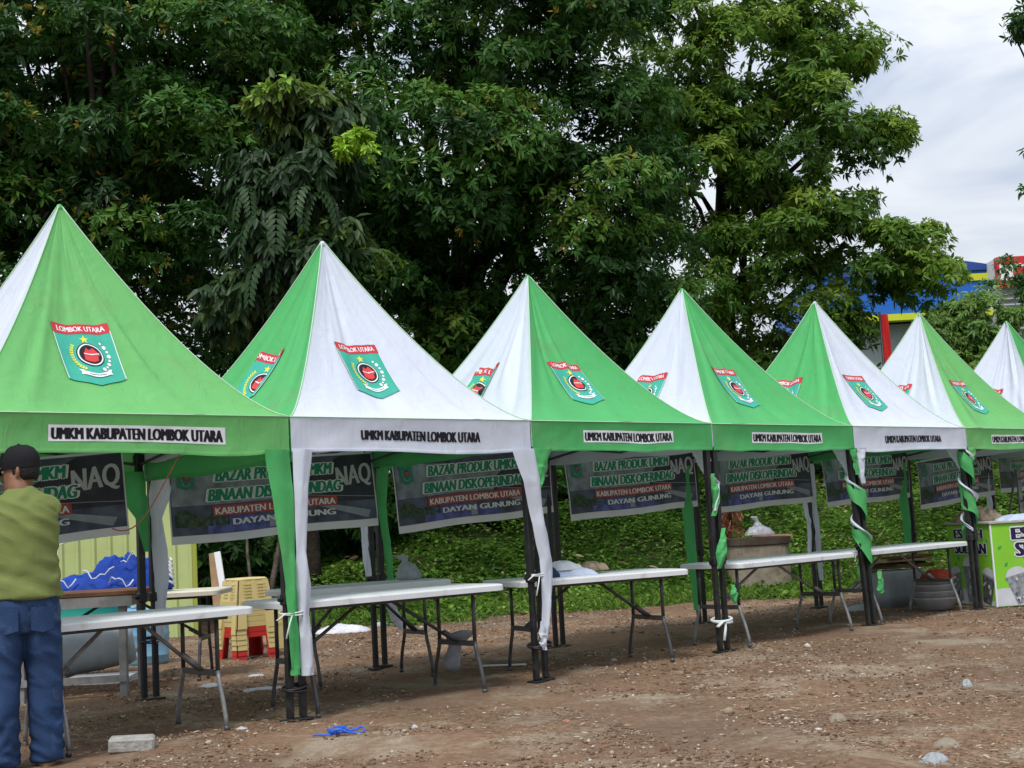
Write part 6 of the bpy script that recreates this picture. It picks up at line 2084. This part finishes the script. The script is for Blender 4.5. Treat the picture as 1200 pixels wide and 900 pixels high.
# jeans, two baggy legs fused at the hips
mb = MB()
mb.loft([ell((0, 0, z), rx, ry, 28) for z, rx, ry in ((0.70, 0.17, 0.125), (0.76, 0.195, 0.145), (0.84, 0.20, 0.148), (0.90, 0.190, 0.138), (0.93, 0.184, 0.132))])
for s_, fy in ((-1, -0.03), (1, 0.03)):
    mb.loft([ell((s_ * dx, fy * k_ + dy, z), rx, ry, 24) for z, rx, ry, dx, dy, k_ in ((0.025, 0.092, 0.105, 0.118, 0.02, 1), (0.06, 0.094, 0.105, 0.118, 0.01, 1), (0.15, 0.088, 0.098, 0.116, 0, 1), (0.30, 0.088, 0.100, 0.114, -0.01, 0.8), (0.46, 0.092, 0.102, 0.110, 0.0, 0.6), (0.60, 0.102, 0.118, 0.102, 0, 0.4), (0.74, 0.108, 0.135, 0.096, 0, 0.1), (0.82, 0.09, 0.12, 0.09, 0, 0))])


def jw(co, no):
    k = 1.0 + 0.6 * max(0.0, 1 - co.z / 0.35)
    a = 0.014 * k
    q = mnoise.noise(Vector((co.x * 5, co.y * 5, co.z * (9 + 7 * max(0, 1 - co.z / 0.4)) + 2.0 * mnoise.noise(Vector((co.x * 5, co.y * 5, co.z * 3))))))
    q2 = 0.5 - 1.9 * abs(mnoise.noise(Vector((co.x * 4 + 0.5 * q, co.y * 4 + 3, co.z * (11 + 9 * max(0, 1 - co.z / 0.4)) + co.x * 7))))
    r_ = co + no * a * (q * 0.7 + q2 * 0.9)
    r_.z = max(r_.z, 0.012)
    return r_


jeans = remesh(mb.build('jeans', M['jean'], man, True), 0.009, 3, jw)
M['denim2'] = mat('dark_denim_stitching', (0.03, 0.05, 0.115), 0.85, 0.1, var=0.3, vscale=14)
mb = MB()
for s_ in (-1, 1):                                                  # back pockets on the seat
    f_ = lambda u, v: Vector((s_ * 0.095 + (u - 0.5) * 0.125, -math.sqrt(max(0.0, 1 - ((s_ * 0.095 + (u - 0.5) * 0.125) / 0.208) ** 2)) * 0.150 - 0.009, 0.835 - 0.135 * v * (1 - 0.12 * abs(2 * u - 1))))
    mb.grid(f_, 8, 8)
mb.build('back_pocket', M['jean'], jeans, True)
mb = MB()
mb.loft([ell((0, 0, z), rx, ry, 32) for z, rx, ry in ((0.900, 0.180, 0.128), (0.900, 0.196, 0.143), (0.935, 0.193, 0.140), (0.935, 0.180, 0.128))])
mb.build('belt', M['belt'], man, True)
for s_, fy in ((-1, -0.03), (1, 0.03)):
    mb = MB()
    rm = Matrix.Rotation(R(-10 * s_), 3, 'Z')
    c_ = Vector((s_ * 0.118, fy + 0.02, 0))
    rings = []
    for z, k_, L_ in ((0.018, 1.0, 1.0), (0.05, 1.0, 1.0), (0.075, 0.85, 0.9), (0.095, 0.62, 0.62), (0.105, 0.5, 0.5)):
        rings.append([c_ + rm @ Vector((0.048 * k_ * math.cos(2 * math.pi * i / 20), 0.045 + 0.135 * L_ * math.sin(2 * math.pi * i / 20) - (1 - L_) * 0.08, z)) for i in range(20)])
    mb.loft(rings)
    sh_ = mb.build('shoe', M['shoe'], man, True)
    mb = MB()
    mb.loft([[c_ + rm @ Vector((0.052 * math.cos(2 * math.pi * i / 20), 0.045 + 0.14 * math.sin(2 * math.pi * i / 20), z)) for i in range(20)] for z in (0.0, 0.018)])
    mb.build('sole', M['sole'], sh_)

man.scale = (0.93, 0.96, 0.975)
